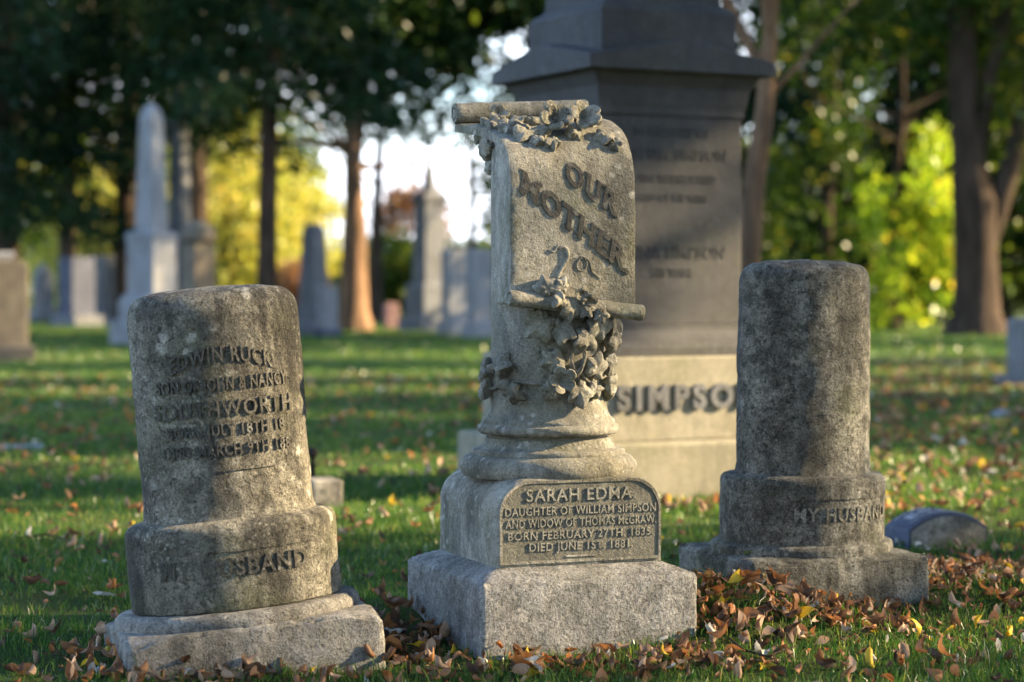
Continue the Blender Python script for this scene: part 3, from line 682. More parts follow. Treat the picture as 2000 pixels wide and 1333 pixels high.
# ------------------------------------------------------------------ background gravestones
def root(name, px, py, th, label, cat, group=None, dx=0.):
    x, y = gp(px, py); return tag(empty(name, (x+dx, y, 0), (0, 0, R(th))), label, cat, group), y/F
def slab(name, px, py, top, wpx, depth, th, mat, label, shape='round', base=True, group=None, basemat=None):
    o, k = root(name, px, py, th, label, 'gravestone', group); Wd = wpx*k; H = (py-top)*k; hb = .16*H if base else 0
    if base: tiers([(Wd*.62, depth*.9, -.1), (Wd*.62, depth*.9, hb*.9), (Wd*.58, depth*.8, hb)], 'base_block', basemat or mat, o, .015)
    h = Wd*.5; d = depth*.5
    if shape == 'round':
        pts = [(-h, hb-.02)] + [(-h*math.cos(t), H-h*.35+h*.35*math.sin(t)) for t in np.linspace(0, math.pi, 15)] + [(h, hb-.02)]
    elif shape == 'shoulder':
        r_ = h*.35; pts = [(-h, hb-.02)] + [(-h+r_-r_*math.cos(t), H-r_+r_*math.sin(t)) for t in np.linspace(0, math.pi/2, 7)] + [(h-r_+r_*math.sin(t), H-r_+r_*math.cos(t)) for t in np.linspace(0, math.pi/2, 7)] + [(h, hb-.02)]
    elif shape == 'point': pts = [(-h, hb-.02), (-h*.92, H*.8), (-h*.5, H*.92), (0, H), (h*.5, H*.92), (h*.92, H*.8), (h, hb-.02)]
    else: pts = [(-h, hb-.02), (-h, H), (h, H), (h, hb-.02)]
    b_ = MB().loft([[(u, v, z) for u, z in pts] for v in (-d, d)], fan=False); b_.f = [q[::-1] for q in b_.f]
    ob = b_.obj('slab', mat, o, sharp=30); mo = ob.modifiers.new('bevel', 'BEVEL'); mo.width = .02; mo.segments = 2; mo.limit_method = 'ANGLE'
    return o, k, H
# tall obelisk
o, k = root('obelisk', 297, 672, 58, 'tall pale marble obelisk on a stepped base beyond the left headstone', 'obelisk')
def hz(py): return EYE - (py-HOR)*k
tiers([(.55, .55, -.1), (.55, .55, .42), (.53, .53, .44)], 'lower_base', M_PALE, o, .02)
tiers([(.44, .44, .43), (.44, .44, hz(590)), (.37, .37, hz(575))], 'upper_base', M_PALE, o, .02)
tiers([(.325, .325, hz(576)), (.325, .325, hz(472)), (.345, .345, hz(466)), (.345, .345, hz(457)), (.27, .27, hz(453))], 'die', M_PALE, o, .015)
tiers([(.222, .222, hz(454)), (.160, .160, hz(232)), (.12, .12, hz(215)), (.04, .04, hz(204))], 'shaft', M_PALE, o, .02)
# slender second obelisk
o, k = root('slender_obelisk', 352, 655, 60, 'slender grey shaft partly hidden by boughs right behind the pale obelisk', 'obelisk')
tiers([(.5, .5, -.1), (.5, .5, .5), (.36, .36, .55)], 'lower_base', M_GREY, o, .02)
tiers([(.3, .3, .5), (.3, .3, hz(445)), (.33, .33, hz(440))], 'die', M_GREY, o, .02)
tiers([(.185, .185, hz(442)), (.14, .14, hz(255)), (.2, .2, hz(250)), (.2, .2, hz(240)), (.13, .13, hz(236)), (.1, .1, hz(130)), (.0, .0, hz(118))], 'shaft', M_GREY, o, .01)
# domed pedestal
o, k = root('domed_pedestal', 388, 678, 40, 'dark pedestal monument with a wide domed cap next to the obelisks', 'monument')
tiers([(.4, .4, -.1), (.4, .4, .35), (.33, .33, .4)], 'base_block', M_BRN, o, .02)
tiers([(.215, .215, .38), (.205, .205, hz(476))], 'die', M_BRN, o, .015)
prof = [(.17, hz(478)), (.30, hz(470)), (.31, hz(464)), (.29, hz(452)), (.22, hz(440)), (.10, hz(433)), (.02, hz(431))]
MB().loft([ell(a, a, z, 24) for a, z in prof]).obj('domed_cap', M_BRN, o)
# headstone at the left edge
o, k, H = slab('edge_headstone', 5, 706, 508, 92, .42, 20, M_BRN, 'weathered brown headstone with rounded shoulders cut by the left picture edge', 'shoulder')
tiers([(.12, .1, H-.01), (.12, .1, H+.03), (.17, .12, H+.05), (.15, .1, H+.11)], 'carved_crest', M_PALE, o, .015)
slab('pointed_headstone', 85, 624, 516, 36, .35, 40, M_GREY, 'narrow pointed grey headstone in deep shade at the far left', 'point')
slab('square_headstone', 150, 637, 503, 52, .75, 42, M_BLUE, 'square dark headstone with a sunlit brown face left of the tall obelisk', 'square', basemat=M_GREY)
slab('square_headstone', 212, 634, 500, 44, .7, 44, M_GREY, 'square green-grey headstone directly beside the tall obelisk', 'square', basemat=M_GREY)
# middle distance
o, k = root('dark_obelisk', 613, 655, 48, 'dark flat-topped obelisk standing just right of the leaning headstone', 'obelisk')
tiers([(.42, .42, -.1), (.42, .42, .2), (.33, .33, .3), (.30, .30, hz(600))], 'base_block', M_GREY, o, .02)
tiers([(.255, .255, hz(602)), (.17, .17, hz(445)), (.08, .08, hz(438))], 'shaft', M_GREY, o, .015)
slab('small_headstone', 640, 657, 562, 34, .3, 30, M_PALE, 'short pale headstone on a broad dark base before the lit tree trunk', 'shoulder', basemat=M_BLUE)
o, k = root('white_sign', 645, 610, 10, 'small white panel far off between two trunks', 'sign')
tiers([(.9, .05, hz(562)), (.9, .05, hz(542))], 'panel', M_PALE, o, .01); tiers([(.05, .04, -.1), (.05, .04, hz(561))], 'post', M_GREY, o, .01)
o, k = root('round_marker', 718, 641, 0, 'small round pinkish marker at the foot of the lit trunk', 'grave marker')
MB().loft([ell(a, a*.8, z, 20) for a, z in ((.13, -.05), (.15, .06), (.15, .14), (.11, .22), (.04, .26))]).obj('marker_block', M_PINK, o)
slab('pink_headstone', 764, 643, 592, 26, .25, 20, M_PINK, 'small pink granite headstone left of the statue monument', 'shoulder', base=False)
o, k = root('statue_monument', 838, 648, 35, 'tall grey stepped monument topped with a small standing figure', 'monument')
tiers([(.55, .55, -.1), (.55, .55, .3), (.47, .47, .36)], 'lower_base', M_GREY, o, .02)
tiers([(.42, .42, .34), (.42, .42, hz(562)), (.36, .36, hz(552))], 'upper_base', M_GREY, o, .02)
tiers([(.30, .30, hz(556)), (.26, .26, hz(402)), (.30, .30, hz(396)), (.33, .33, hz(388)), (.33, .33, hz(383)), (.2, .2, hz(376))], 'shaft', M_GREY, o, .015)
fig = [(.15, .13, 378), (.17, .15, 366), (.14, .12, 350), (.13, .11, 338), (.15, .10, 330), (.06, .06, 325), (.075, .08, 318), (.07, .07, 309), (.02, .02, 304)]
MB().loft([ell(a, b, hz(y), 20) for a, b, y in fig]).obj('figure', M_GREY, o)
slab('tall_headstone', 888, 654, 487, 44, .38, 30, M_PALE, 'tall pale headstone, the left of a pair beside the scroll column', 'shoulder')
slab('tall_headstone', 936, 659, 486, 42, .38, 30, M_PALE, 'tall pale headstone, the right of a pair, touching the scroll column', 'square')
# right side
slab('edge_marker', 2004, 755, 622, 46, .35, 22, M_GREY, 'grey headstone cut by the right picture edge', 'shoulder')
x, y = gp(1960, 818); o = tag(empty('flat_marker', (x, y, 0), (0, 0, R(15))), 'small pale marker lying in shaded grass at the right', 'grave marker')
v_, f_ = rbox(.085, .07, -.04, .07, .02, .02, lambda p: (p[0], p[1], p[2] - (.03*abs(p[0])/.085 if p[2] > .03 else 0)), .003, 3.); mesh_obj('marker_block', v_, f_, M_PALE, o)
x, y = gp(22, 882); o = tag(empty('flush_marker', (x, y, 0), (0, 0, R(12))), 'flat grey flush marker in the grass at the left edge', 'grave marker')
v_, f_ = rbox(.19, .11, -.05, .035, .012, .03, None, .002, 4.); mesh_obj('marker_block', v_, f_, M_PALE, o)
x, y = gp(628, 990); o = tag(empty('footstone', (x, y, 0), (0, 0, R(20))), 'small square brown footstone peeping out behind the leaning headstone', 'grave marker')
v_, f_ = rbox(.075, .09, -.04, .125, .015, .015, None, .002, 6.); mesh_obj('marker_block', v_, f_, M_LEFTB, o)
x, y = gp(606, 985); o = tag(empty('iron_stake', (x, y+.1, 0)), 'dark iron stake beside the small footstone behind the leaning headstone', 'stake')
MB().tube([(0, 0, -.05), (0, 0, .15), (0, 0, .225)], [.012, .012, .01], 10).obj('rod', M_DARK, o)
MB().loft([ell(a, a, z, 16) for a, z in ((.012, .20), (.024, .21), (.026, .225), (.018, .24), (.006, .248))]).obj('finial', M_DARK, o)

# ------------------------------------------------------------------ trees
def leaf_mesh(name, C, size, asp, mat, parent, dirs=None, tint=None, flat=0.):
    n = len(C); a = rng.normal(size=(n, 3))
    if dirs is not None: a = dirs + a*.35
    a /= np.linalg.norm(a, axis=1)[:, None]
    b = rng.normal(size=(n, 3)); b[:, 2] *= (1-flat); b -= a*np.sum(a*b, 1)[:, None]; b /= np.linalg.norm(b, axis=1)[:, None]
    s = size*rng.lognormal(0, .25, n)[:, None]
    V = np.stack([C - a*s*.5, C + b*s*asp*.5 - a*s*.05, C + a*s*.5, C - b*s*asp*.5 - a*s*.05], 1).reshape(-1, 3)
    me = bpy.data.meshes.new(name); me.vertices.add(4*n); me.vertices.foreach_set('co', V.reshape(-1).astype(np.float32))
    me.loops.add(4*n); me.loops.foreach_set('vertex_index', np.arange(4*n)); me.polygons.add(n); me.polygons.foreach_set('loop_start', np.arange(n)*4)
    me.update(calc_edges=True); me.validate()
    at = me.attributes.new('tint', 'FLOAT', 'FACE'); t = tint if tint is not None else rng.beta(2, 2, n)
    at.data.foreach_set('value', np.clip(t, 0, 1).astype(np.float32)); me.materials.append(mat)
    return link(bpy.data.objects.new(name, me), parent)
def clumps(blobs, per, spread):
    C = []; T = []
    for (cx, cy, cz, rx, ry, rz, nc) in blobs:
        p = rng.normal(size=(nc, 3)); p /= np.linalg.norm(p, axis=1)[:, None]; p *= rng.uniform(.25, 1, nc)[:, None]**.5
        p = p*np.array([rx, ry, rz]) + np.array([cx, cy, cz])
        q = np.repeat(p, per, 0) + rng.normal(size=(nc*per, 3))*np.array(spread)
        C.append(q); T.append(np.repeat(rng.uniform(.15, .85, nc), per) + rng.normal(0, .13, nc*per))
    return np.concatenate(C), np.concatenate(T)
def branch(m, p, d, L, r0, n=6, wob=.12, droop=0.):
    p = Vector(p); d = Vector(d).normalized(); pts = [p.copy()]; rad = [r0]
    for k in range(n):
        d = (d + Vector((random.uniform(-wob, wob), random.uniform(-wob, wob), random.uniform(-wob, wob) - droop))).normalized()
        p = p + d*L/n; pts.append(p.copy()); rad.append(r0*(1-.8*(k+1)/n))
    m.tube(pts, rad, 7); return pts
def trunk_mesh(pts, rad, limbs, mat, parent, nseg=14, flare=1.6):
    m = MB(); P = [Vector(p) for p in pts]; rr = list(rad)
    P = [P[0] + Vector((0, 0, -.2)), P[0] + Vector((0, 0, .0)), P[0].lerp(P[1], min(.5, .5/max(.1, (P[1]-P[0]).length)))] + P[1:]
    rr = [rad[0]*flare*1.15, rad[0]*flare*.95, rad[0]*1.05] + rr[1:]
    m.tube(P, rr, nseg)
    for (f, d, L, r0) in limbs:
        i = f*(len(pts)-1); a = int(min(i, len(pts)-2)); p = Vector(pts[a]).lerp(Vector(pts[a+1]), i-a)
        branch(m, p, d, L, r0)
    return m.obj('trunk', mat, parent, sharp=80)
def rand_limbs(n, lo, hi, L, r0): return [(random.uniform(lo, hi), (math.cos(a), math.sin(a), random.uniform(.1, .7)), L*random.uniform(.6, 1.1), r0*random.uniform(.6, 1)) for a in (random.uniform(0, 6.28) for _ in range(n))]
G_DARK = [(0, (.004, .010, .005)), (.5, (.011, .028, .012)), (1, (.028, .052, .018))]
G_MID = [(0, (.014, .034, .008)), (.5, (.034, .068, .013)), (.85, (.085, .12, .02)), (1, (.22, .20, .035))]
G_YEL = [(0, (.18, .21, .04)), (.45, (.36, .38, .09)), (.8, (.52, .48, .15)), (1, (.55, .40, .13))]
G_LIME = [(0, (.08, .15, .015)), (.4, (.20, .32, .03)), (.8, (.40, .48, .05)), (1, (.55, .38, .07))]
G_RUST = [(0, (.10, .05, .03)), (.5, (.20, .10, .06)), (1, (.30, .20, .12))]
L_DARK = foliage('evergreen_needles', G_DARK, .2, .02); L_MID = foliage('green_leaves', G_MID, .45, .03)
L_YEL = foliage('yellow_leaves', G_YEL, .5, .02); L_LIME = foliage('lime_leaves', G_LIME, .55, .03); L_RUST = foliage('rust_leaves', G_RUST, .45, .02)
def tree(name, label, px, Y, h, tr, blobs, per, leaf, mat, spread, trunk=None, limbs=None, group=None, tmat=M_BARK, asp=.6, x=None):
    X = (px-1000)*Y/F if x is None else x
    o = tag(empty(name, (X, Y, 0)), label, 'tree', group)
    tp = trunk or [(0, 0, 0), (random.uniform(-.1, .1), 0, h*.3), (random.uniform(-.3, .3), random.uniform(-.2, .2), h*.6), (random.uniform(-.4, .4), 0, h*.92)]
    trunk_mesh(tp, [tr, tr*.85, tr*.55, tr*.12] if len(tp) == 4 else [tr*(1-.8*i/(len(tp)-1)) for i in range(len(tp))], limbs if limbs is not None else rand_limbs(9, .35, .95, h*.3, tr*.35), tmat, o)
    C, T = clumps(blobs, per, spread); kp = C[:, 2] > .03
    leaf_mesh('crown', C[kp], leaf, asp, mat, o, tint=T[kp]); return o
# evergreens with drooping boughs, left
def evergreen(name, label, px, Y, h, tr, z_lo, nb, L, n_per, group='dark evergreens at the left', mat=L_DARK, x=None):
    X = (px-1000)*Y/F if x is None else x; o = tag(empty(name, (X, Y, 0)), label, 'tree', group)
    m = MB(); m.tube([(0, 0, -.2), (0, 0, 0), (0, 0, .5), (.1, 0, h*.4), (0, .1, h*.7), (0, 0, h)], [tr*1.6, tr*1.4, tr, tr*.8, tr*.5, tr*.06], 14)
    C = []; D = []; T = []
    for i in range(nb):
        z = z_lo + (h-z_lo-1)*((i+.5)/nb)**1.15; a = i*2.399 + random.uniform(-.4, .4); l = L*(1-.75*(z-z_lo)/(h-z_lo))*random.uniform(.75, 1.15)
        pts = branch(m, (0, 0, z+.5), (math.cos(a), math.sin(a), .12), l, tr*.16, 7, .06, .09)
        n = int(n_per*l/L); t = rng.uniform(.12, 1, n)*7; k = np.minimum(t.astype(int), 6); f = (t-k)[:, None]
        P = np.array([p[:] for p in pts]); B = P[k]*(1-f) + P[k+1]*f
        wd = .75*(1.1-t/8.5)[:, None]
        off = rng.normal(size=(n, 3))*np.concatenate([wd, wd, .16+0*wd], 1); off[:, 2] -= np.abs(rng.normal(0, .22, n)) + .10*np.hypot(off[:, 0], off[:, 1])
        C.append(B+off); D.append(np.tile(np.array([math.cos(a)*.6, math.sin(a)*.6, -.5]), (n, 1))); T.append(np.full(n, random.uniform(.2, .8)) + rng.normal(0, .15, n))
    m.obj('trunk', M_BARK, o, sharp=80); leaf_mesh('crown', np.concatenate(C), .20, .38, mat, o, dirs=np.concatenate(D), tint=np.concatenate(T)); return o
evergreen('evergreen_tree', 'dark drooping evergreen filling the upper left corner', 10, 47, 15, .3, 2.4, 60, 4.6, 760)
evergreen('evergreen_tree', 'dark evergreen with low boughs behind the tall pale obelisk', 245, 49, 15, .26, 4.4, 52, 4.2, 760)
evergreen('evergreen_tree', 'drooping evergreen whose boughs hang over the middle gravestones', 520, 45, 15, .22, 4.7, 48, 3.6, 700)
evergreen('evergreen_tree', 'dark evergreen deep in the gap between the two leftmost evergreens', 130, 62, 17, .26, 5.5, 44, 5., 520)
# trunks left and middle
def top_blobs(h, rx, n, zf=.55): return [(0, 0, h*.78, rx, rx, h*.24, n), (rx*.5, .5, h*.62, rx*.6, rx*.6, h*.14, n//2), (-rx*.5, -.4, h*.66, rx*.6, rx*.6, h*.14, n//2)]
tree('broadleaf_tree', 'brown trunked tree behind the domed pedestal', 380, 62, 15, .36, top_blobs(15, 4.2, 90), 60, .26, L_MID, (.5, .5, .4), group='trees behind the graves')
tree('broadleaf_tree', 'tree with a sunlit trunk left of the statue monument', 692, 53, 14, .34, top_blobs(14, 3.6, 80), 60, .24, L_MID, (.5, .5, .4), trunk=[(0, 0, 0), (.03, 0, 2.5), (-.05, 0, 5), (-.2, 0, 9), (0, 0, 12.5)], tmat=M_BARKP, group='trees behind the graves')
# sunlit yellow trees far left
for (px, Y, h, rx, lab) in ((205, 96, 6.2, 2.6, 'sunlit yellow shrubby tree glowing below the evergreens at the left'), (450, 92, 8.5, 2.4, 'sunlit pale yellow tree right of the domed pedestal'), (545, 104, 8., 3., 'yellow green tree glowing in the gap beyond the leaning headstone'), (330, 108, 7., 3., 'sunlit yellow tree seen between the two obelisks')):
    tree('yellow_tree', lab, px, Y, h, .16, [(0, 0, h*.55, rx, rx, h*.45, 120), (0, 0, h*.3, rx*1.1, rx, h*.25, 60)], 55, .30, L_YEL, (.5, .5, .4), group='yellow trees beyond the lawn')
tree('rust_bush', 'rust coloured bush between the leaning headstone and the dark obelisk', 578, 88, 2.6, .08, [(0, 0, 1.2, 1., .9, .9, 50)], 50, .2, L_RUST, (.25, .25, .2), group='bushes beyond the lawn')
tree('dark_bush', 'green bush behind the pink headstone', 760, 78, 3.2, .1, [(0, 0, 1.5, 1.6, 1.2, 1.3, 70)], 55, .24, L_MID, (.3, .3, .3), group='bushes beyond the lawn')
tree('rust_tree', 'reddish bare topped tree behind the statue monument', 800, 96, 7., .16, [(0, 0, 3.8, 1.8, 1.5, 2., 60)], 45, .26, L_RUST, (.4, .4, .4), group='bushes beyond the lawn')
tree('dark_bush', 'dark hedge clump behind the tall pair of headstones', 905, 84, 3.4, .1, [(0, 0, 1.6, 2.2, 1.2, 1.4, 90)], 55, .26, L_MID, (.35, .35, .3), group='bushes beyond the lawn')
tree('sparse_tree', 'loose leafed tree against the white sky gap', 735, 70, 12, .2, [(-.6, 0, 8.6, 2.0, 2., 3.2, 50), (1.2, 0, 7.2, 1.2, 1.2, 1.6, 10)], 34, .26, L_MID, (.45, .45, .4), group='trees behind the graves')
tree('sparse_tree', 'airy tree whose leaves fleck the sky beside the monument cap', 925, 66, 13, .12, [(0, 0, 9.6, 1.8, 2., 1.2, 22), (.3, 0, 11., 3., 2., 1.6, 60)], 34, .26, L_MID, (.45, .45, .4), group='trees behind the graves')
tree('canopy_tree', 'dark leafed tree hanging over the sky gap beside the monument cap', 800, 54, 13, .2, [((px-800)*54/F, random.uniform(-1, 1), EYE-(py-HOR)*54/F, .7, .8, .45, 10) for px, py in [(random.uniform(560, 1120), random.uniform(-80, 130)) for _ in range(40)]] + [((px-800)*54/F, random.uniform(-1, 1), EYE-(py-HOR)*54/F, .6, .8, .5, 2) for px, py in [(random.uniform(720, 1040), random.uniform(110, 260)) for _ in range(22)]], 34, .22, L_DARK, (.35, .35, .22), limbs=[], trunk=[(-1.6, 0, 0), (-1.5, 0, 3), (-1.0, 0, 7.2), (0, 0, 9.5)], group='trees behind the graves')
# leaning pale trunk behind the Simpson monument
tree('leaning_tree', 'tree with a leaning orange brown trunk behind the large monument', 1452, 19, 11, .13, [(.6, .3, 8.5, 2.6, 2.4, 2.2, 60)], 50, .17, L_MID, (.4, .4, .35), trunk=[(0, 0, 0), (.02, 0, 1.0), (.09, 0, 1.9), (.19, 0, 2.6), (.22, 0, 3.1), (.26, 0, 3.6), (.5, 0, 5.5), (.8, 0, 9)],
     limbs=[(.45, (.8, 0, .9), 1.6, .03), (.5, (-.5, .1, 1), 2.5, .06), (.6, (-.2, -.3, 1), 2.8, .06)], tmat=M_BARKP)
# big forked tree at right
Yb = 47.; kb = Yb/F
def bp(px, py): return ((px-1905)*kb, 0, EYE-(py-HOR)*kb)
o = tag(empty('forked_tree', ((1905-1000)*kb, Yb, 0)), 'big dark forked tree trunk with a sunlit right edge at the far right', 'tree')
mt = MB(); mt.tube([(0, 0, -.3), (0, 0, 0), bp(1908, 610), bp(1905, 500), bp(1903, 400), bp(1890, 310), bp(1880, 200), bp(1875, 60), bp(1862, -150), bp(1850, -500)], [.95, .80, .52, .47, .50, .36, .32, .30, .25, .1], 18)
mt.tube([bp(1925, 480), bp(1945, 420), bp(1968, 340), bp(1992, 250), bp(2020, 140), bp(2060, -60), bp(2090, -300)], [.24, .24, .23, .21, .2, .16, .06], 12)
mt.tube([bp(1908, 330), bp(1916, 250), bp(1930, 150), bp(1960, 40), bp(1985, -200)], [.18, .17, .15, .13, .05], 10)
mt.obj('trunk', M_BARK, o, sharp=80)
C, T = clumps([(-1.2, 1., 8.6, 3.5, 3., 2.6, 110), (2.2, .5, 8.5, 3., 3., 3., 80), (1.0, .3, 4.6, .8, .8, 1.6, 12)], 60, (.45, .45, .4)); leaf_mesh('crown', C, .22, .6, L_MID, o, tint=T)
# sunlit lime curtain of leaves at right
lp = [(random.uniform(1655, 1880), random.uniform(200, 640)) for _ in range(50)]
lp = [p for p in lp if p[1] > 420 - .95*(p[0]-1655) and (p[1] < 560 or random.random() < .5)]
o = tree('weeping_tree', 'tree with a hanging curtain of glowing lime leaves left of the forked trunk', 1745, 52, 9, .14,
     [((px-1745)*52/F, random.uniform(-1.2, 1.2), EYE-(py-HOR)*52/F, .30, .5, .40, random.randint(2, 6)) for px, py in lp],
     26, .20, L_LIME, (.16, .25, .30), group='leafy trees at the right')
lp = [(random.uniform(1490, 1720), random.uniform(20, 640)) for _ in range(44)]
o = tree('weeping_tree', 'dim green tree with trailing foliage behind the right oval headstone', 1610, 58, 11, .2,
     [((px-1610)*58/F, random.uniform(-1, 1), EYE-(py-HOR)*58/F, .5, .6, .6, random.randint(2, 6)) for px, py in lp],
     24, .22, L_MID, (.22, .3, .34), group='leafy trees at the right')
for (px, Y, h, rx, lab) in ((1480, 74, 15, 3.6, 'dense shaded tree right behind the large monument'), (1660, 70, 16, 4., 'tall shaded tree over the right oval headstone'), (1800, 76, 15, 4., 'shaded tree behind the glowing lime leaves'), (1960, 68, 15, 3.8, 'dense green tree at the right edge'), (2120, 72, 15, 4., 'leafy tree beyond the right edge'), (2330, 70, 15, 4., 'second leafy tree beyond the right edge'), (2560, 74, 14, 4.2, 'third leafy tree beyond the right edge'), (2800, 71, 16, 4., 'fourth leafy tree beyond the right edge'), (3050, 75, 14, 4.2, 'fifth leafy tree beyond the right edge')):
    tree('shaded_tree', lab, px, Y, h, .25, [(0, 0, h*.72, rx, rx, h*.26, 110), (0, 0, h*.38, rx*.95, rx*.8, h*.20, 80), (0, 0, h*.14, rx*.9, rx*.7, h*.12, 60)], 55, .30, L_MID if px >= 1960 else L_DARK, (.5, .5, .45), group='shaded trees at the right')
# far tree belt closing the lawn
ORD = 'first second third fourth fifth sixth seventh eighth ninth tenth eleventh twelfth thirteenth fourteenth fifteenth sixteenth seventeenth eighteenth nineteenth twentieth'.split()
ORD += ['twenty-' + w_ for w_ in ORD[:6]]
for i in range(26):
    px = -890 + i*160 + random.uniform(-40, 40)
    if 660 < px < 1010: h = 3.0
    else: h = random.uniform(11, 16)
    rx = random.uniform(3.5, 5)
    tree('belt_tree', 'far tree closing the lawn, %s in the belt counted from the left edge' % ORD[i], px, random.uniform(122, 150), h, .25, [(0, 0, h*.6, rx, rx, h*.36, 110), (0, 0, h*.2, rx*1.1, rx, h*.18, 60)], 45, .42, random.choice([L_MID, L_MID, L_YEL, L_LIME]), (.7, .7, .6), group='far belt of trees')
# trees beyond the right hand edge that shade the lawn
SH = [(17, 15.8, 13, [(0, 0, 7, 3.2, 2.9, 4.6, 170)]), (20, 12.7, 18, [(0, -2.1, 12.8, 2.4, 2.4, 3.0, 380)]), (20, 22.6, 14, [(0, 0, 8, 3, .8, 5, 60)]), (22, 28.2, 14, [(0, 0, 9, 3, 2.4, 5, 130)]), (24, 38.5, 22, [(0, 0, 13, 4, 4., 8, 260)]), (30, 43.3, 26, [(0, 0, 18, 4.5, 3.2, 8, 300)]), (15, 7.6, 12, [(0, 0, 6.8, 2., .8, 2.2, 24)]), (13, 3.7, 10, [(0, 0, 5.3, 1.6, .75, 1.9, 48)]), (24, 18.9, 14, [(0, 0, 9., 3, 1.2, 4.6, 70)])]
SH = [(x, y + x*math.tan(R(90-SUN_AZ)), h, bl) for x, y, h, bl in SH]
SH += [(x, y, 15, [(0, 0, 7.5, 4, 2.6, 6.5, 230)]) for x, y in ((-1, -9), (5, -6), (11, -5), (18, -3))]
SH += [(6.5, 2.5, 14, [(-1., 1., 11.5, 6, 5, 2.4, 330)]), (8., 14.2, 15, [(-1, -2.2, 12.3, 6.5, 5.5, 2.4, 330)]), (10, 24, 17, [(0, 0, 14, 6, 6, 2.4, 240)])]
for i, (x, y, h, bl) in enumerate(SH):
    tree('shade_tree', 'leafy lawn tree standing out of view to the right', 0, y, h, .22, bl, 50, .26, L_MID, (.45, .45, .4), group='lawn trees out of view', x=x)

tree('shade_tree', 'added tall thin tree far out of view to the right, dimming the sun', 0, 5.95 + 45*math.tan(R(90-SUN_AZ)), 23, .2, [(0, 0, 20.2, 2.0, 2.3, 1.6, 150)], 5, .24, L_MID, (.4, .4, .4), limbs=[], group='lawn trees out of view', x=45)  # unseen sparse crown added in the sun path to soften sunlight on the near stones
# ------------------------------------------------------------------ fallen leaves
def fleaf(seed, curl, bend, wid):
    r = random.Random(seed); V = []; Fc = []; NL, NW = 9, 7; tw = r.uniform(-.9, .9); sd = seed*3.7
    for i in range(NL):
        t = i/(NL-1); wv = (math.sin(math.pi*t**.85)**.8 if 0 < t < 1 else .03) * (1 + .10*mnoise.noise(Vector((t*5, sd, 0))))
        yy = t-.5; zb = bend*(yy*yy*1.5) + .10*mnoise.noise(Vector((t*3, sd, 3)))
        for j in range(NW):
            q = j/(NW-1)*2-1; e = abs(q)**1.4
            a = curl*q*wv*.9 + tw*yy                          # roll the blade about its midrib
            rr_ = q*wv*wid*.5; x = rr_*math.cos(a*.8); z = abs(rr_)*math.sin(abs(a)*.9)*(1 if curl > 0 else -1) + rr_*math.sin(tw*yy)
            V.append((x*(1+.08*mnoise.noise(Vector((t*9, q*3, sd)))), yy, zb + z + .07*mnoise.noise(Vector((t*6, q*2.5, sd+9)))*(.4+e)))
    for i in range(NL-1):
        for j in range(NW-1): a = i*NW+j; Fc.append((a, a+1, a+NW+1, a+NW))
    o = len(V); z0 = V[3][2]; V += [(-.014, -.49, z0), (.014, -.49, z0), (.012, -.70, z0+.06), (-.006, -.70, z0+.06)]; Fc.append((o, o+1, o+2, o+3))
    return V, Fc
LM = {'brown': leafmat('brown_leaf', (.16, .075, .035), (.27, .14, .07)), 'tan': leafmat('tan_leaf', (.34, .21, .13), (.48, .33, .22)), 'rust': leafmat('rust_leaf', (.30, .10, .03), (.42, .19, .06)),
      'yellow': leafmat('yellow_leaf', (.55, .34, .02), (.68, .48, .05)), 'dark': leafmat('dark_leaf', (.06, .032, .02), (.12, .065, .035)), 'pale': leafmat('pale_leaf', (.46, .42, .36), (.58, .55, .48))}
SHAPES = [fleaf(s, c, b, wd) for s, c, b, wd in ((1, 1.2, .5, .66), (2, -1.0, .6, .6), (3, 1.9, -.4, .72), (4, .6, 1.3, .55), (5, -1.6, .3, .62), (6, .25, .15, .66), (7, 2.3, .8, .8), (8, -.5, -.9, .5), (9, 1.4, 1.4, .7), (10, 2.8, .1, .75), (11, -.8, 1.0, .45), (12, .9, -.6, .6))]
LME = {}
for mn, mm in LM.items():
    for i, (v, f) in enumerate(SHAPES):
        me = bpy.data.meshes.new('fallen_leaf'); me.from_pydata(v, [], f); me.polygons.foreach_set('use_smooth', [True]*len(f)); me.materials.append(mm); LME[mn, i] = me
DRIFT = [(.66, 5.95, .22, .16, 230, 'in the drift between the scroll monument and the right headstone'), (-.33, 5.72, .16, .16, 190, 'in the drift at the left side of the scroll monument'), (.30, 5.42, .34, .07, 150, 'along the foot of the scroll monument'),
         (-.62, 5.20, .32, .05, 60, 'along the foot of the leaning headstone'), (1.5, 6.55, .28, .28, 420, 'in the drift beside the right oval headstone'), (1.05, 5.86, .3, .10, 70, 'at the foot of the right oval headstone'), (-1.08, 5.45, .10, .2, 40, 'beside the base of the leaning headstone'), (1.9, 7.4, .5, .5, 150, 'near the small curved marker'),
         (.9, 9.4, .5, .2, 60, 'before the large monument'), (.5, 5.3, .6, .1, 60, 'in the grass in front of the stones')]
cand = []
rr = random.Random(21)
def pick():
    t = rr.random(); return 'brown' if t < .36 else 'tan' if t < .53 else 'rust' if t < .68 else 'dark' if t < .93 else 'yellow' if t < .965 else 'pale'
for (cx, cy, sx, sy, n, lab) in DRIFT:
    for _ in range(int(n*1.5)): cand.append((rr.gauss(cx, sx), rr.gauss(cy, sy), lab, True))
for _ in range(800): y = math.sqrt(rr.uniform(4.9**2, 9.**2)); cand.append((rr.uniform(-1, 1)*(.27*y+.3), y, 'in the lawn around the stones', False))
for _ in range(3600): y = math.sqrt(rr.uniform(9.**2, 24**2)); cand.append((rr.uniform(-1, 1)*(.34*y+.5), y, None, False))
for _ in range(1500): y = math.sqrt(rr.uniform(9.2**2, 30**2)); cand.append((rr.uniform(.17, .29)*y, y, None, False))
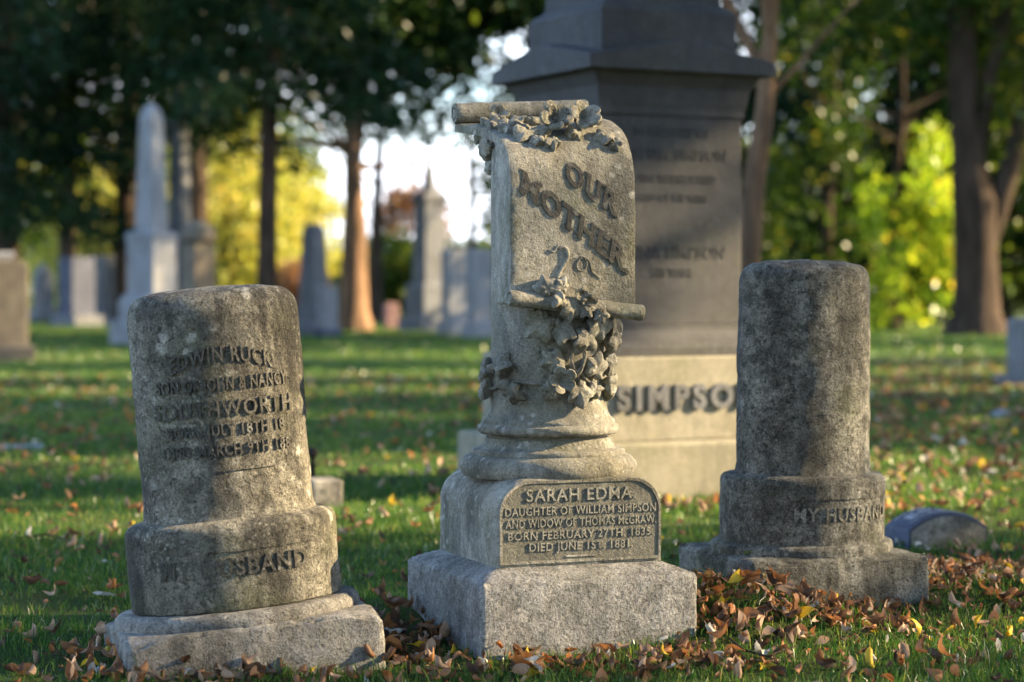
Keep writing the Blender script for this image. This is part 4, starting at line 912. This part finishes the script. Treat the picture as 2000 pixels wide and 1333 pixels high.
cand = [c for c in cand if not inside(c[0], c[1], .004) and c[1] > 4.85]
near = [c for c in cand if c[2] and abs((c[0])*F/c[1]) < 1010 and EYE*F/c[1] + HOR < 1345]; near.sort(key=lambda c: c[1]); ind = set(id(c) for c in near[:290])
SV, SF, SM, mats = [], [], [], list(LM)
CW = {'brown': 'brown', 'tan': 'tan', 'rust': 'rusty orange', 'yellow': 'yellow', 'dark': 'dark brown', 'pale': 'pale grey'}
def leaf_matrix(x, y, pile):
    s = (rr.uniform(.030, .068) if rr.random() < .55 else rr.uniform(.013, .032)) if y < 9 else rr.uniform(.045, .08)
    z = gz(x, y) + (.010 + rr.random()**2*.035 if pile else .016 + rr.random()*.014)
    tilt = .85 if pile else .55
    return Matrix.Translation((x, y, z)) @ Matrix.Rotation(rr.uniform(0, 6.28), 4, 'Z') @ Matrix.Rotation(rr.gauss(0, tilt), 4, 'X') @ Matrix.Rotation(rr.gauss(0, tilt), 4, 'Y') @ Matrix.Scale(s, 4)
for c in cand:
    x, y, lab, pile = c; mn = pick(); sh = rr.randrange(len(SHAPES)); Mx = leaf_matrix(x, y, pile)
    if id(c) in ind:
        o = bpy.data.objects.new('fallen_leaf', LME[mn, sh]); o.matrix_world = Mx; COL.objects.link(o)
        tag(o, f'{CW[mn]} curled fallen leaf {lab}', 'leaf', f'{CW[mn]} fallen leaves {lab}')
    else:
        b = len(SV); v, f = SHAPES[sh]; SV += [tuple(Mx @ Vector(p)) for p in v]; SF += [tuple(i+b for i in q) for q in f]; SM += [mats.index(mn)]*len(f)
o = mesh_obj('leaf_litter', SV, SF, None)
for mn in mats: o.data.materials.append(LM[mn])
o.data.polygons.foreach_set('material_index', SM); tag(o, 'dry fallen leaves strewn over the lawn', kind='stuff')
# the plump yellow leaf and the pale one left of the leaning stone
for px, py, s, mn, lab, rx in ((815, 1287, .062, 'yellow', 'bright yellow leaf lying before the left corner of the scroll monument', .5), (200, 1180, .075, 'pale', 'pale flat leaf in dark grass left of the leaning headstone', .1), (1690, 1212, .07, 'tan', 'large tan leaf leaning on the foot of the right oval headstone', .3)):
    x, y = gp(px, py); o = bpy.data.objects.new('fallen_leaf', LME[mn, 5]); o.matrix_world = Matrix.Translation((x, y, gz(x, y)+.028)) @ Matrix.Rotation(1.3, 4, 'Z') @ Matrix.Rotation(rx, 4, 'Y') @ Matrix.Scale(s, 4); COL.objects.link(o); tag(o, lab, 'leaf')
# twigs
for pts, lab in ((((1425, 1285), (1455, 1306), (1500, 1312), (1560, 1300)), 'thin brown twig in the grass before the right oval headstone'), (((30, 1062), (90, 1058), (150, 1070)), 'thin grey twig in the lawn left of the leaning headstone')):
    P = [(*gp(*p), 0) for p in pts]; P = [(x, y, gz(x, y)+.025+.008*(i % 2)) for i, (x, y, _) in enumerate(P)]
    tag(MB().tube(P, [.003, .0035, .003, .0015][:len(P)], 6).obj('twig', M_BARK, None), lab, 'twig')
# small green weeds at the corner of the right stone
for (px, py, zz, n, lab) in ((1448, 1210, .13, 5, 'green seedling climbing the left corner of the right oval headstone'), (1400, 1200, .08, 5, 'small green seedling in the gap left of the right oval headstone'), (1352, 1140, .10, 4, 'green seedling behind the right corner of the scroll monument')):
    x, y = gp(px, py); e = tag(empty('seedling', (x, y, gz(x, y))), lab, 'plant'); r2 = random.Random(px); m = MB(); LV = MB()
    for i in range(n):
        a = r2.uniform(0, 6.28); tip = Vector((math.cos(a)*.03, math.sin(a)*.02-.005, zz*r2.uniform(.5, 1.05))); m.tube([(0, 0, -.01), tip*.5+Vector((0, 0, .01)), tip], [.0018, .0015, .001], 6)
        v, f = SHAPES[5]; Mx = Matrix.Translation(tip) @ Matrix.Rotation(a, 4, 'Z') @ Matrix.Rotation(r2.uniform(-.3, .6), 4, 'X') @ Matrix.Scale(.03, 4)
        o = mesh_obj('leaf', [tuple(Mx @ Vector(p)) for p in v], f, M_GRASS, e); at = o.data.attributes.new('tint', 'FLOAT', 'FACE'); at.data.foreach_set('value', [.72]*len(o.data.polygons))
    o = m.obj('stem', M_GRASS, e); at = o.data.attributes.new('tint', 'FLOAT', 'FACE'); at.data.foreach_set('value', [.5]*len(o.data.polygons))
